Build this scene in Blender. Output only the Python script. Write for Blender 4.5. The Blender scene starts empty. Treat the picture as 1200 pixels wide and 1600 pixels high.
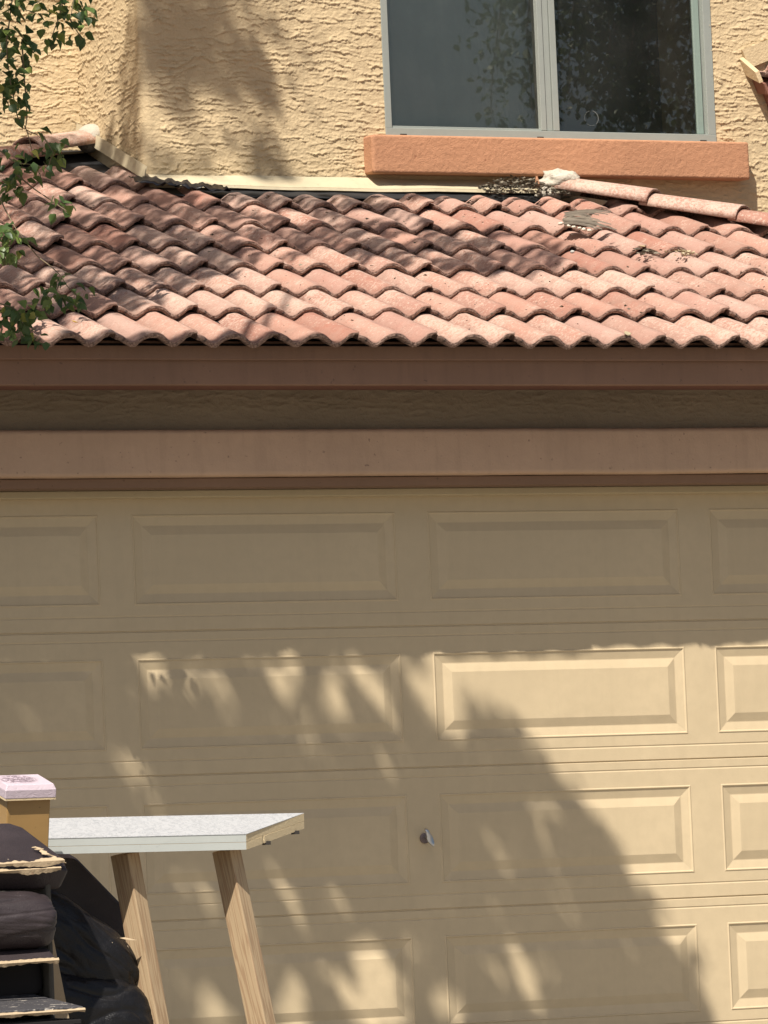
import bpy, bmesh, math, random
import numpy as np
from mathutils import Vector, Matrix, noise
random.seed(7); rng=np.random.default_rng(7)
SC=bpy.context.scene
# ---------------------------------------------------------------- camera, sky, sun, exposure
cd=bpy.data.cameras.new('camera'); cam=bpy.data.objects.new('camera',cd); SC.collection.objects.link(cam); SC.camera=cam
cd.sensor_fit='VERTICAL'; cd.sensor_height=24; cd.lens=120; cd.clip_start=.5; cd.clip_end=3000
R=Vector((0.9198269138,-0.3901148945,-0.0415790545)); U=Vector((0.0096561622,-0.0834372819,0.9964662456)); W=Vector((0.3922055676,0.9169779654,0.0729808448))
M=Matrix((R,U,-W)).transposed().to_4x4(); M.translation=Vector((-7.74798,-17.70546,0.62486)); cam.matrix_world=M
SUN=Vector((-.88,-1,1.77)).normalized()      # towards the sun
EL=math.asin(SUN.z); AZ=math.atan2(SUN.x,SUN.y)
wd=bpy.data.worlds.new('World'); SC.world=wd; wd.use_nodes=True
nt=wd.node_tree; sk=nt.nodes.new('ShaderNodeTexSky'); sk.sky_type='NISHITA'; sk.sun_disc=False
sk.sun_elevation=EL; sk.sun_rotation=AZ; sk.air_density=1.0; sk.dust_density=2.5; sk.ozone_density=1.0
nt.links.new(sk.outputs[0],nt.nodes['Background'].inputs[0]); nt.nodes['Background'].inputs[1].default_value=.06
sl=bpy.data.lights.new('sun','SUN'); sl.energy=5.0; sl.angle=math.radians(.53); sl.color=(1,.94,.85)
so=bpy.data.objects.new('sun',sl); SC.collection.objects.link(so); so.rotation_euler=SUN.to_track_quat('Z','Y').to_euler(); so.location=(-8,-9,16)
vs=SC.view_settings; vs.view_transform='Standard'; vs.look='None'; vs.gamma=1; vs.use_curve_mapping=False; vs.exposure=.56
SC.cycles.max_bounces=8

# ---------------------------------------------------------------- material helpers
def mat(name):
    m=bpy.data.materials.new(name); m.use_nodes=True; return m
class N:
    def __init__(s,m): s.m=m; s.t=m.node_tree; s.b=s.t.nodes['Principled BSDF']
    def n(s,ty,**k):
        x=s.t.nodes.new('ShaderNode'+ty)
        for a,v in k.items():
            if a.startswith('i_'): x.inputs[a[2:].replace('_',' ')].default_value=v
            else: setattr(x,a,v)
        return x
    def l(s,a,b): s.t.links.new(a,b)
    def coord(s,scale=(1,1,1),kind='Object',rot=(0,0,0)):
        c=s.n('TexCoord'); mp=s.n('Mapping'); mp.inputs['Scale'].default_value=scale; mp.inputs['Rotation'].default_value=rot
        s.l(c.outputs[kind],mp.inputs[0]); return mp.outputs[0]
    def noise(s,vec,scale,detail=4,rough=.55,dist=0):
        x=s.n('TexNoise'); x.inputs['Scale'].default_value=scale; x.inputs['Detail'].default_value=detail; x.inputs['Roughness'].default_value=rough; x.inputs['Distortion'].default_value=dist
        s.l(vec,x.inputs['Vector']); return x.outputs['Fac']
    def ramp(s,fac,stops):
        r=s.n('ValToRGB'); e=r.color_ramp.elements
        while len(e)<len(stops): e.new(.5)
        for k,(p,c) in enumerate(stops):
            e[k].position=p; e[k].color=(c if len(c)==4 else (*c,1)) if not isinstance(c,float) else (c,c,c,1)
        s.l(fac,r.inputs[0]); return r.outputs[0]
    def mix(s,a,b,fac,mode='MIX'):
        x=s.n('Mix',data_type='RGBA',blend_type=mode)
        for sock,v in ((x.inputs[6],a),(x.inputs[7],b),(x.inputs[0],fac)):
            if isinstance(v,(int,float)): sock.default_value=v
            elif isinstance(v,tuple): sock.default_value=(*v,1)
            else: s.l(v,sock)
        return x.outputs[2]
    def math(s,op,a,b=None):
        x=s.n('Math',operation=op)
        for sock,v in ((x.inputs[0],a),(x.inputs[1],b)):
            if v is None: continue
            if isinstance(v,(int,float)): sock.default_value=v
            else: s.l(v,sock)
        return x.outputs[0]
    def bump(s,h,dist=.002,strength=1,prev=None):
        x=s.n('Bump'); x.inputs['Distance'].default_value=dist; x.inputs['Strength'].default_value=strength; s.l(h,x.inputs['Height'])
        if prev is not None: s.l(prev,x.inputs['Normal'])
        return x.outputs[0]
    def out(s,col=None,rough=None,normal=None,**k):
        if col is not None:
            if isinstance(col,tuple): s.b.inputs['Base Color'].default_value=(*col,1)
            else: s.l(col,s.b.inputs['Base Color'])
        if rough is not None:
            if isinstance(rough,(int,float)): s.b.inputs['Roughness'].default_value=rough
            else: s.l(rough,s.b.inputs['Roughness'])
        if normal is not None: s.l(normal,s.b.inputs['Normal'])
        for a,v in k.items(): s.b.inputs[a.replace('_',' ')].default_value=v
        return s.m
def painted(name,base,var=.12,rough=.6,bscale=60,bdist=.0015,spots=True,dirt=None,bdetail=5,fine=None,streak=0):
    s=N(mat(name)); v=s.coord()
    lo=tuple(c*(1-var) for c in base); hi=tuple(min(1,c*(1+var*.6)) for c in base)
    c=s.mix(lo,hi,s.ramp(s.noise(v,1.7,5,.6),[(.3,0.),(.7,1.)]))
    c=s.mix(c,tuple(x*.9 for x in base),s.ramp(s.noise(v,22,4,.6),[(.4,0.),(.8,.6)]))
    if streak: c=s.mix(c,tuple(x*.72 for x in base),s.math('MULTIPLY',s.ramp(s.noise(s.coord((6,6,.7)),3,5,.7),[(.50,0.),(.75,1.)]),streak))
    if spots: c=s.mix(c,dirt or tuple(x*.45 for x in base),s.ramp(s.noise(v,55,2,.5),[(.7,0.),(.76,.7)]))
    nb=s.bump(s.noise(v,bscale,bdetail,.6),bdist)
    if fine: nb=s.bump(s.noise(v,fine[0],3,.5),fine[1],1,nb)
    return s.out(c,rough,nb)

WALLC=(.56,.43,.255)
M_stucco=painted('stucco_paint',WALLC,.13,.85,260,.0016,False,None,4,(90,.003),.22)
M_frieze=painted('shaded_stucco_paint',(.245,.19,.125),.15,.85,200,.0015,False,None,4,(60,.004))  # wall stucco in a darker colour that includes the eave shade
M_sill=painted('terracotta_stucco',(.455,.222,.118),.16,.85,230,.003,True,(.25,.10,.05),4,(70,.003))
M_trim=painted('brown_trim_stucco',(.52,.345,.225),.16,.8,120,.0012,True,(.2,.12,.08),4,(14,.004),.45)
M_fascia=painted('fascia_paint',(.25,.14,.088),.16,.75,110,.0008,True,(.12,.07,.05),5,(9,.002),.5)
M_door=painted('garage_door_paint',(.535,.425,.268),.06,.5,420,.0004,False,None,2,(3.2,.007),.14)
M_jamb=painted('jamb_paint',(.50,.40,.24),.08,.6,120,.0006,True,(.28,.22,.14))
M_flash=painted('flashing_paint',(.53,.45,.30),.14,.6,30,.002,True,(.30,.24,.15),5,None,.5)
M_felt=N(mat('black_felt')).out((.012,.012,.013),.75)
M_frame=painted('aluminium_frame',(.27,.29,.262),.07,.5,160,.0003,True,(.25,.25,.22))
M_dark=N(mat('dark_slot')).out((.03,.025,.02),.8)
M_soffit=painted('soffit_paint',(.20,.085,.055),.12,.8,80,.001)

def tile_mat(name,bias=0.,dirt=True):
    s=N(mat(name)); v=s.coord(); oi=s.n('ObjectInfo'); rnd=oi.outputs['Random']
    if dirt:   # the two barrels of one tile weather a little differently
        s0=s.n('SeparateXYZ'); s.l(v,s0.inputs[0]); rnd=s.math('FRACT',s.math('ADD',rnd,s.math('MULTIPLY',s.math('GREATER_THAN',s0.outputs[0],.3125*.5),.29)))
    va=s.n('VectorMath',operation='ADD'); s.l(v,va.inputs[0]); cb=s.n('CombineXYZ')
    s.l(s.math('MULTIPLY',rnd,37.),cb.inputs[0]); s.l(s.math('MULTIPLY',rnd,91.),cb.inputs[1]); s.l(cb.outputs[0],va.inputs[1]); p=va.outputs[0]
    base=s.ramp(rnd,[(0.,(.39,.19,.135)),(.22,(.43,.235,.175)),(.42,(.30,.115,.075)),(.6,(.42,.25,.20)),(.8,(.31,.145,.10)),(1.,(.44,.285,.23))])
    r2=s.math('FRACT',s.math('MULTIPLY',rnd,13.7))
    # some tiles keep their red slurry coat, others have worn to pale sand; the wear is gritty, not smooth
    n1=s.noise(p,5,5,.6,.4)
    wear=s.math('ADD',s.math('ADD',s.math('MULTIPLY',r2,.75),bias),s.math('MULTIPLY',s.math('SUBTRACT',n1,.5),1.7)); wear.node.use_clamp=True
    g=s.noise(p,75,4,.8)
    f=s.math('MULTIPLY',s.math('SUBTRACT',s.math('ADD',g,s.math('MULTIPLY',wear,.24)),.60),9.); f.node.use_clamp=True
    c=s.mix(base,(.54,.40,.32),s.math('MULTIPLY',f,.85))
    c=s.mix(c,(.52,.36,.28),s.math('MULTIPLY',wear,.32))
    dk=s.ramp(s.noise(p,130,3,.7),[(.56,0.),(.66,1.)])
    c=s.mix(c,(.20,.09,.06),s.math('MULTIPLY',dk,.55))
    st=s.ramp(s.noise(p,4,4,.6,1.2),[(.58,0.),(.72,1.)])
    c=s.mix(c,(.26,.15,.11),s.math('MULTIPLY',st,.55))
    c=s.mix(c,(.39,.285,.225),s.math('MULTIPLY',s.ramp(s.noise(p,12,5,.7),[(.35,0.),(.7,1.)]),.32))
    if dirt:   # grime that has washed down and lodged in the channels between the barrels
        sx=s.n('SeparateXYZ'); s.l(v,sx.inputs[0])
        ch=s.math('MULTIPLY',s.math('ADD',s.math('COSINE',s.math('ADD',s.math('MULTIPLY',sx.outputs[0],4*math.pi/.3125),math.pi)),1.),.5)
        ch=s.math('POWER',ch,3.); ch=s.math('MULTIPLY',ch,s.ramp(s.noise(p,26,5,.7),[(.25,.35),(.65,1.)]))
        c=s.mix(c,(.17,.085,.058),s.math('MULTIPLY',ch,.62))
        fy=s.math('SUBTRACT',1.,s.math('MULTIPLY',sx.outputs[1],22.)); fy.node.use_clamp=True
        c=s.mix(c,(.22,.12,.085),s.math('MULTIPLY',s.math('MULTIPLY',fy,s.noise(p,50,4,.7)),.75))
    nb=s.bump(s.noise(p,150,4,.7),.0022); nb=s.bump(s.noise(p,16,3,.6),.006,1,nb)
    return s.out(c,.8,nb)
M_tile=tile_mat('weathered_concrete_tile'); M_cap=tile_mat('pale_cap_tile',.38,False)
def edge_mat():
    s=N(mat('tile_rough_edge')); v=s.coord()
    c=s.mix((.14,.078,.058),(.36,.235,.18),s.ramp(s.noise(v,120,4,.7),[(.4,0.),(.62,1.)]))
    c=s.mix(c,(.05,.035,.03),s.ramp(s.noise(v,40,3,.6),[(.56,0.),(.68,.9)]))
    return s.out(c,.9,s.bump(s.noise(v,140,4,.7),.005))
M_edge=edge_mat()
M_mortar=painted('pale_mortar',(.47,.42,.34),.2,.9,90,.006,True,(.2,.17,.13))

# ---------------------------------------------------------------- object helpers
COL=SC.collection
def link(name,me,parent=None,mats=(),smooth=False):
    o=bpy.data.objects.new(name,me); COL.objects.link(o)
    for m in mats: me.materials.append(m)
    if smooth:
        me.polygons.foreach_set('use_smooth',[True]*len(me.polygons))
    if parent is not None: o.parent=parent
    return o
def thing(name,label,cat,loc=(0,0,0),group=None):
    o=bpy.data.objects.new(name,None); COL.objects.link(o); o.location=loc; o.empty_display_size=.1
    o['label']=label; o['category']=cat
    if group: o['group']=group
    bpy.context.view_layer.update()
    return o
def tagm(o,label,cat,group=None):
    o['label']=label; o['category']=cat
    if group: o['group']=group
    return o
def pm(name,V,F,parent=None,m=None,smooth=False,sub=None):
    """mesh object from world-space verts; children are stored relative to the parent's location"""
    off=Vector((0,0,0)); q=parent
    while q is not None: off+=q.location; q=q.parent
    me=bpy.data.meshes.new(name); me.from_pydata([tuple(Vector(v)-off) for v in V],[],F); me.update()
    o=link(name,me,parent,(m if isinstance(m,(list,tuple)) else [m]) if m else (),smooth)
    return o
def bev(o,w=.004,seg=2):
    b=o.modifiers.new('bevel','BEVEL'); b.width=w; b.segments=seg; b.limit_method='ANGLE'; b.angle_limit=.6; return o
def box(name,x0,x1,y0,y1,z0,z1,parent,m,bw=0,seg=2):
    V=[(x,y,z) for z in (z0,z1) for y in (y0,y1) for x in (x0,x1)]
    F=[(0,2,3,1),(4,5,7,6),(0,1,5,4),(2,6,7,3),(0,4,6,2),(1,3,7,5)]
    o=pm(name,V,F,parent,m)
    if bw: bev(o,bw,seg)
    return o
def prism(name,prof,x0,x1,parent,m,bw=0,seg=2,nx=1):
    """profile of (y,z) swept along x"""
    V=[];n=len(prof)
    for i in range(nx+1):
        x=x0+(x1-x0)*i/nx
        V+=[(x,y,z) for y,z in prof]
    F=[]
    for i in range(nx):
        for k in range(n): F.append((i*n+k,i*n+(k+1)%n,(i+1)*n+(k+1)%n,(i+1)*n+k))
    F.append(tuple(range(n-1,-1,-1))); F.append(tuple(nx*n+k for k in range(n)))
    o=pm(name,V,F,parent,m)
    bm=bmesh.new(); bm.from_mesh(o.data); bmesh.ops.recalc_face_normals(bm,faces=bm.faces); bm.to_mesh(o.data); bm.free()
    if bw: bev(o,bw,seg)
    return o
def hull(name,pts,parent,m,bw=0,seg=2):
    off=Vector((0,0,0)); q=parent
    while q is not None: off+=q.location; q=q.parent
    bm=bmesh.new()
    for p in pts: bm.verts.new(Vector(p)-off)
    bmesh.ops.convex_hull(bm,input=bm.verts); 
    bmesh.ops.dissolve_limit(bm,angle_limit=.02,verts=bm.verts,edges=bm.edges)
    bmesh.ops.recalc_face_normals(bm,faces=bm.faces)
    me=bpy.data.meshes.new(name); bm.to_mesh(me); bm.free()
    o=link(name,me,parent,[m]); 
    if bw: bev(o,bw,seg)
    return o
def obox(name,c,ax,ay,az,hx,hy,hz,parent,m,bw=0,seg=2):
    c=Vector(c); return hull(name,[c+ax*hx*i+ay*hy*j+az*hz*k for i in(-1,1) for j in (-1,1) for k in (-1,1)],parent,m,bw,seg)

# numpy value noise -------------------------------------------------
def vnoise(x,y,seed=0):
    r=np.random.default_rng(seed).random((256,256))
    xi=np.floor(x).astype(int); yi=np.floor(y).astype(int); fx=x-xi; fy=y-yi
    fx=fx*fx*(3-2*fx); fy=fy*fy*(3-2*fy)
    a=r[xi%256,yi%256]; b=r[(xi+1)%256,yi%256]; c=r[xi%256,(yi+1)%256]; d=r[(xi+1)%256,(yi+1)%256]
    return a*(1-fx)*(1-fy)+b*fx*(1-fy)+c*(1-fx)*fy+d*fx*fy
def fbm(x,y,seed=0,o=4,g=.5):
    s=0;a=1;t=0
    for k in range(o):
        s=s+a*vnoise(x*2**k,y*2**k,seed+k); t+=a; a*=g
    return s/t
def stucco_h(s,z,seed,amp=1.):
    """hand-trowelled plaster: short overlapping laps with ragged lower edges"""
    def lap(f,lo,hi,A,p,mx,mz,th,sd):
        w=hi*fbm(s*5,z*11,sd,3,.55)+lo*fbm(s*26,z*30,sd+5,3,.65)+.10*vnoise(s*130,z*130,sd+9)
        t=z*f+w; fr=t-np.floor(t); row=np.floor(t)
        m=fbm(s*mx+row*3.7,row*9.13+z*2,sd+13,3,.6)
        return A*(1-fr)**p*np.clip((m-th)*9,0,1)
    h=lap(28,.8,2.4,.0056,4,12,6,.47,seed)
    h=np.maximum(h,lap(43,.8,3.2,.0047,4,16,7,.50,seed+30))
    h=h+lap(52,1.0,3.0,.0024,2.,16,5,.50,seed+60)
    h=h+.004*(fbm(s*3,z*5,seed+61,3)-.5)+.0042*(fbm(s*50,z*70,seed+71,3,.7)-.5)
    return h*amp
def grid_mesh(name,P,keep=None,parent=None,m=None,flat=False):
    ns,nz=P.shape[:2]
    off=Vector((0,0,0)); q=parent
    while q is not None: off+=q.location; q=q.parent
    me=bpy.data.meshes.new(name); V=(P.reshape(-1,3)-np.array(off)).astype(np.float32)
    idx=np.arange(ns*nz).reshape(ns,nz)
    a=idx[:-1,:-1];b=idx[1:,:-1];c=idx[1:,1:];d=idx[:-1,1:]
    Q=np.stack([a,b,c,d],-1).reshape(-1,4)
    if keep is not None: Q=Q[keep.reshape(-1)]
    me.vertices.add(len(V)); me.vertices.foreach_set('co',V.ravel())
    me.loops.add(len(Q)*4); me.loops.foreach_set('vertex_index',Q.ravel().astype(np.int32))
    me.polygons.add(len(Q)); me.polygons.foreach_set('loop_start',(np.arange(len(Q))*4).astype(np.int32)); me.polygons.foreach_set('loop_total',np.full(len(Q),4,np.int32))
    me.update(calc_edges=True); me.validate()
    return link(name,me,parent,[m],not flat)

# ================================================================= GROUND
def gz(y): return .05*y if y>-18 else -.9
def sheet(name,x0,x1,ys,dz,m,n=1):
    V=[];F=[]
    for y in ys: V+=[(x0,y,gz(y)+dz),(x1,y,gz(y)+dz)]
    for i in range(len(ys)-1): F.append((2*i,2*i+1,2*i+3,2*i+2))
    o=pm(name,V,F,None,m); o['kind']='structure'; return o
s=N(mat('gravel_yard')); v=s.coord(); M_yard=s.out(s.mix((.15,.12,.09),(.25,.21,.165),s.noise(v,30,6,.7)),.9,s.bump(s.noise(v,60,4,.7),.02))
s=N(mat('concrete')); v=s.coord(); M_conc=s.out(s.mix((.205,.19,.165),(.28,.26,.225),s.noise(v,3,7,.65)),.85,s.bump(s.noise(v,120,4,.6),.002))
s=N(mat('asphalt')); v=s.coord(); M_asph=s.out(s.mix((.04,.04,.04),(.075,.07,.065),s.noise(v,40,6,.7)),.9,s.bump(s.noise(v,150,4,.6),.004))
V=[(-600,600,-.02),(600,600,-.02),(600,0,-.02),(-600,0,-.02),(-600,-18,-.92),(600,-18,-.92),(-600,-900,-.95),(600,-900,-.95)]
o=pm('ground',V,[(0,3,2,1),(3,4,5,2),(4,6,7,5)],None,M_yard); o['kind']='structure'
sheet('driveway',-3.2,3.1,[-.02,-6,-12,-17.2],.0,M_conc)
o=box('sidewalk',-80,80,-18.8,-17.25,-.95,-.80,None,M_conc,.01); o['kind']='structure'
sheet('road',-200,200,[-19.2,-28],.004,M_asph)

# ================================================================= HOUSE
H=thing('house','two storey stucco house with red tile roof over a closed tan garage door','house',(0,0,0))
# --- lower storey
zt=2.133
lw=thing  # (alias kept short)
SX0,SX1=-3.4,3.35
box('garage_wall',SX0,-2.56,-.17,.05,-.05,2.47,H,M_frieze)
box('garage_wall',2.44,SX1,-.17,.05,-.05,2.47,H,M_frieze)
# plaster band above the lintel (real relief)
xs=np.arange(-2.558,2.44,.006); zs=np.arange(2.30,2.50,.004)
X,Z=np.meshgrid(xs,zs,indexing='ij'); hh=stucco_h(X*.8,Z,300,.9)
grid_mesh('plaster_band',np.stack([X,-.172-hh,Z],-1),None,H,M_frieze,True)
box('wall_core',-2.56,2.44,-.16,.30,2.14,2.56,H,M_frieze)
box('side_wall',SX0,SX0+.2,.05,6,-.05,2.6,H,M_stucco); box('side_wall',SX1-.2,SX1,.05,6,-.05,2.6,H,M_stucco)
# lintel with chamfered underside
prism('lintel',[(-.17,2.330),(-.212,2.328),(-.222,2.318),(-.224,2.165),(-.216,2.155),(-.06,2.153),(-.06,2.33)],-2.75,2.65,H,M_trim,.010,3,120)
prism('lintel_strip',[(-.180,2.1525),(-.165,2.1185),(-.060,2.1190),(-.060,2.1525)],-2.74,2.64,H,painted('dark_brown_strip',(.205,.12,.075),.15,.8,60,.001),.003,2,10)  # separate strip below the lintel, darker brown than its face
box('header_jamb',-2.5,2.4,-.055,.03,2.092,2.119,H,M_jamb,.003); box('side_jamb',-2.56,-2.5,-.08,.03,-.03,2.119,H,M_jamb,.003); box('side_jamb',2.4,2.44,-.08,.03,-.03,2.119,H,M_jamb,.003)
# eave boards
def warp(o,amp,f=1.3,sd=0):
    for v_ in o.data.vertices:
        x=v_.co.x; n_=noise.noise(Vector((x*f,sd,0)))+.35*noise.noise(Vector((x*f*6,sd,5)))
        v_.co.z+=amp*n_; v_.co.y+=amp*.7*noise.noise(Vector((x*f*1.7,sd,9)))
    return o
warp(prism('fascia_board',[(-.500,2.462),(-.500,2.60),(-.462,2.60),(-.462,2.462)],-4.3,3.85,H,M_fascia,.004,2,120),.0022,1.3,2)
warp(prism('fascia_trim',[(-.526,2.552),(-.526,2.62),(-.505,2.62),(-.505,2.552)],-4.3,3.87,H,M_fascia,.003,2,120),.0020,1.6,7)
warp(bpy.data.objects['lintel'],.0028,1.8,4)
box('soffit',-4.3,3.83,-.462,-.12,2.478,2.494,H,M_soffit)
# --- garage door
G=bpy.data.objects.new('garage_door',None); COL.objects.link(G); G.parent=H
PW,PH,CW,SH=1.060,.336,1.19047,.5334
def door_z(z):   # groove depth at height z above section bottom
    d=0
    for g in (.055,SH-.036):
        d+=.0021*max(0,1-abs(z-g)/.0045)
    e=min(z,SH-z)
    if e<.004: d+=.004
    return d
def section_mesh():
    xb=[-2.505]
    for c in range(4): xb+=[(c-2)*CW,(c-2)*CW+PW]
    xb+=[2.40]
    z0p=SH-.1-PH
    zb=[0,.0015,.004,.0505,.055,.0595,z0p,z0p+PH,SH-.0405,SH-.036,SH-.0315,SH-.004,SH-.0015,SH]
    V=[];F=[];nx=len(xb);nz=len(zb)
    for x in xb:
        for z in zb: V.append((x,door_z(z),z))
    for i in range(nx-1):
        for j in range(nz-1):
            if i%2==1 and zb[j]==z0p: continue
            F.append((i*nz+j,(i+1)*nz+j,(i+1)*nz+j+1,i*nz+j+1))
    b=len(V)
    for (x,z) in ((xb[0],0),(xb[-1],0),(xb[-1],SH),(xb[0],SH)): V+=[(x,.008,z),(x,.04,z)]
    F+=[(b,b+2,b+3,b+1),(b+2,b+4,b+5,b+3),(b+4,b+6,b+7,b+5),(b+6,b,b+1,b+7),(b+1,b+3,b+5,b+7)]
    me=bpy.data.meshes.new('door_section'); me.from_pydata(V,[],F); me.update(); me.materials.append(M_door); return me
def panel_mesh():
    rings=[(0,0),(.003,-.0022),(.006,-.0022),(.010,.0015),(.012,.002),(.040,.008),(.043,.008),(.076,-.0015),(.079,-.0015)]
    V=[];F=[]
    for o_,y in rings: V+=[(o_,y,o_),(PW-o_,y,o_),(PW-o_,y,PH-o_),(o_,y,PH-o_)]
    for r in range(len(rings)-1):
        for k in range(4): F.append((4*r+k,4*r+(k+1)%4,4*r+4+(k+1)%4,4*r+4+k))
    k=4*(len(rings)-1); F.append((k,k+1,k+2,k+3))
    me=bpy.data.meshes.new('raised_panel'); me.from_pydata(V,[],F); me.update(); me.materials.append(M_door); return me
sm,pme=section_mesh(),panel_mesh()
for k in range(4):
    zb=2.1337-(k+1)*SH
    o=link('door_section',sm,G); o.location=(0,0,zb)
    for c in range(4):
        p=link('raised_panel',pme,G); p.location=((c-2)*CW,0,zb+SH-.1-PH)
box('bottom_seal',-2.5,2.4,.0,.03,-.03,-.002,G,M_dark)
# handle
s=N(mat('worn_chrome')); M_chrome=s.out((.55,.56,.58),.3,None,Metallic=1.0)
s=N(mat('rusty_plate')); v=s.coord(); M_rust=s.out(s.mix((.12,.09,.085),(.25,.20,.19),s.noise(v,90,4)),.55,None,Metallic=.5)
hx,hz=-.066,.804
hd=bpy.data.objects.new('handle',None); COL.objects.link(hd); hd.parent=G
def disc(name,c,r,y0,y1,parent,m,n=20):
    V=[];F=[]
    for y,rr in ((y0,r),(y1+.002,r),(y1,r*.86)):
        for k in range(n): a=2*math.pi*k/n; V.append((c[0]+rr*math.cos(a),y,c[1]+rr*math.sin(a)))
    for i in range(2):
        for k in range(n): F.append((i*n+k,i*n+(k+1)%n,(i+1)*n+(k+1)%n,(i+1)*n+k))
    F.append(tuple(2*n+k for k in range(n)))
    return pm(name,V,F,parent,m)
G2=G
disc('handle_plate',(hx+.001,hz-.003),.020,0,-.008,G,M_rust)
disc('handle_stem',(hx,hz),.007,0,-.045,G,M_chrome,12)
a=Vector((.42,.0,-.907)); side=Vector((.907,0,.42))
pts=[]
for t,w,dy in ((-.036,.0035,-.044),(-.03,.005,-.052),(-.008,.0085,-.050),(0,.012,-.046),(.012,.012,-.044),(.03,.006,-.050),(.040,.0015,-.046)):
    c=Vector((hx,dy,hz))+a*t
    for sg in (-1,1):
        for yy in (-.004,.004): pts.append(tuple(c+side*w*sg+Vector((0,yy,0))))
V=pts;F=[]
for i in range(6):
    q=4*i; F+=[(q,q+2,q+6,q+4),(q+1,q+5,q+7,q+3),(q,q+4,q+5,q+1),(q+2,q+3,q+7,q+6)]
F+=[(0,1,3,2),(24,26,27,25)]
o=pm('handle_grip',V,F,G,M_chrome,True); bev(o,.001,1)
bpy.data.objects.remove(hd)

# --- upper storey walls (relief meshes)
XC=-.37; YF=1.9; YR=2.66
r=.035; step=.0033
z=np.arange(3.44,5.05,step)
# path: side wall (from rear to front) -> rounded corner -> front wall
L1=YR-YF-r; La=r*math.pi/2; L2=4.25-(XC+r)
sarr=np.arange(0,L1+La+L2,step)
px=np.where(sarr<L1,XC,np.where(sarr<L1+La,XC+r-r*np.cos((sarr-L1)/r),XC+r+(sarr-L1-La)))
py=np.where(sarr<L1,YR-sarr,np.where(sarr<L1+La,YF+r-r*np.sin((sarr-L1)/r),YF))
nx_=np.where(sarr<L1,-1,np.where(sarr<L1+La,-np.cos((sarr-L1)/r),0)); ny_=np.where(sarr<L1,0,np.where(sarr<L1+La,-np.sin((sarr-L1)/r),-1))
S,Z=np.meshgrid(sarr,z,indexing='ij'); hh=stucco_h(S,Z,10)
ed=np.minimum(np.abs(S-(L1+La/2)),.07)/.07; hh=hh*(.35+.65*ed)
PX=px[:,None]+nx_[:,None]*hh; PY=py[:,None]+ny_[:,None]*hh
WX0,WX1,WZ0=.716,2.270,3.758
keep=~((PX[:-1,:-1]>WX0+.012)&(PX[:-1,:-1]<WX1-.012)&(Z[:-1,:-1]>WZ0+.01)&(Z[:-1,:-1]<4.94))
grid_mesh('upper_wall',np.stack([PX,PY,Z],-1),keep,H,M_stucco,True)
xs=np.arange(-2.9,XC+.006,step); X,Z2=np.meshgrid(xs,z,indexing='ij')
grid_mesh('rear_wall',np.stack([X,YR-stucco_h(X,Z2,77),Z2],-1),None,H,M_stucco,True)
# plain continuation out of the relief area
ZT=z[-1]
box('upper_wall_top',XC,WX0,YF,YF+.15,ZT,6.3,H,M_stucco); box('upper_wall_top',WX1,7,YF,YF+.15,ZT,6.3,H,M_stucco)
box('upper_wall_side',4.24,7,YF,YF+.15,2.9,ZT,H,M_stucco); box('upper_wall_return',XC,XC+.15,YF+.15,YR+.15,ZT,6.3,H,M_stucco)
box('upper_wall_top',WX0,WX1,YF+.002,YF+.15,ZT,6.3,H,M_stucco); box('wall_core',WX0,WX1,YF+.03,YF+.15,4.955,ZT,H,M_stucco)
box('rear_wall_top',-7,XC,YR,YR+.15,ZT,6.3,H,M_stucco); box('rear_wall_side',-7,-2.9,YR,YR+.15,3.0,ZT,H,M_stucco)
box('wall_core',XC+.05,WX0+.02,YF+.03,YF+.15,3.3,ZT,H,M_stucco); box('wall_core',WX1-.02,4.25,YF+.03,YF+.15,3.3,ZT,H,M_stucco)
box('wall_core',WX0,WX1,YF+.03,YF+.15,3.3,3.745,H,M_stucco); box('wall_core',-2.9,XC+.05,YR+.03,YR+.15,3.3,ZT,H,M_stucco); box('wall_core',XC+.02,XC+.12,YF+.05,YR,3.3,ZT,H,M_stucco)
box('upper_roof_slab',XC-.4,8,1.3,8,6.3,6.5,H,M_soffit); box('upper_roof_slab',-8,XC-.42,2.3,8,6.31,6.49,H,M_soffit); box('back_wall',-7,7,7.8,8,0,6.3,H,M_stucco); box('far_side_wall',-7,-6.85,YR+.15,7.8,0,6.3,H,M_stucco); box('far_side_wall',6.85,7,YF+.15,7.8,0,6.3,H,M_stucco)
# sill
pr=[(YF+.0,3.605),(YF-.085,3.600),(YF-.092,3.607),(YF-.092,3.758),(YF-.082,3.7635),(YF+.0,3.766)]
n=90; V=[];F=[]
x0,x1=.614,2.384; P=[]
yy=[];zz=[]
# denser profile for relief
prof=[]
for i in range(len(pr)-1):
    (ya,za),(yb,zb)=pr[i],pr[i+1]; k=max(1,int(math.hypot(yb-ya,zb-za)/.006))
    prof+=[(ya+(yb-ya)*j/k,za+(zb-za)*j/k) for j in range(k)]
prof.append(pr[-1])
xsn=np.arange(x0,x1+.001,.006); P=np.zeros((len(xsn),len(prof),3))
for j,(ya,za) in enumerate(prof):
    P[:,j,0]=xsn; P[:,j,1]=ya; P[:,j,2]=za
nz=fbm(P[:,:,0]*75,(P[:,:,2]+P[:,:,1])*90,5,3,.7)-.5+.35*(fbm(P[:,:,0]*9,(P[:,:,2]+P[:,:,1])*14,8,2)-.5)
P[:,:,1]-=nz*.003*np.clip((YF-P[:,:,1])/.05,0,1)
P[0,:,:]=P[1,:,:]; P[0,:,0]=x0; 
endr=lambda t: np.clip(t/.012,0,1)
fe=np.sqrt(1-(1-np.minimum(endr(xsn-x0),endr(x1-xsn)))**2); cy=YF-.03; cz=3.683
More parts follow.
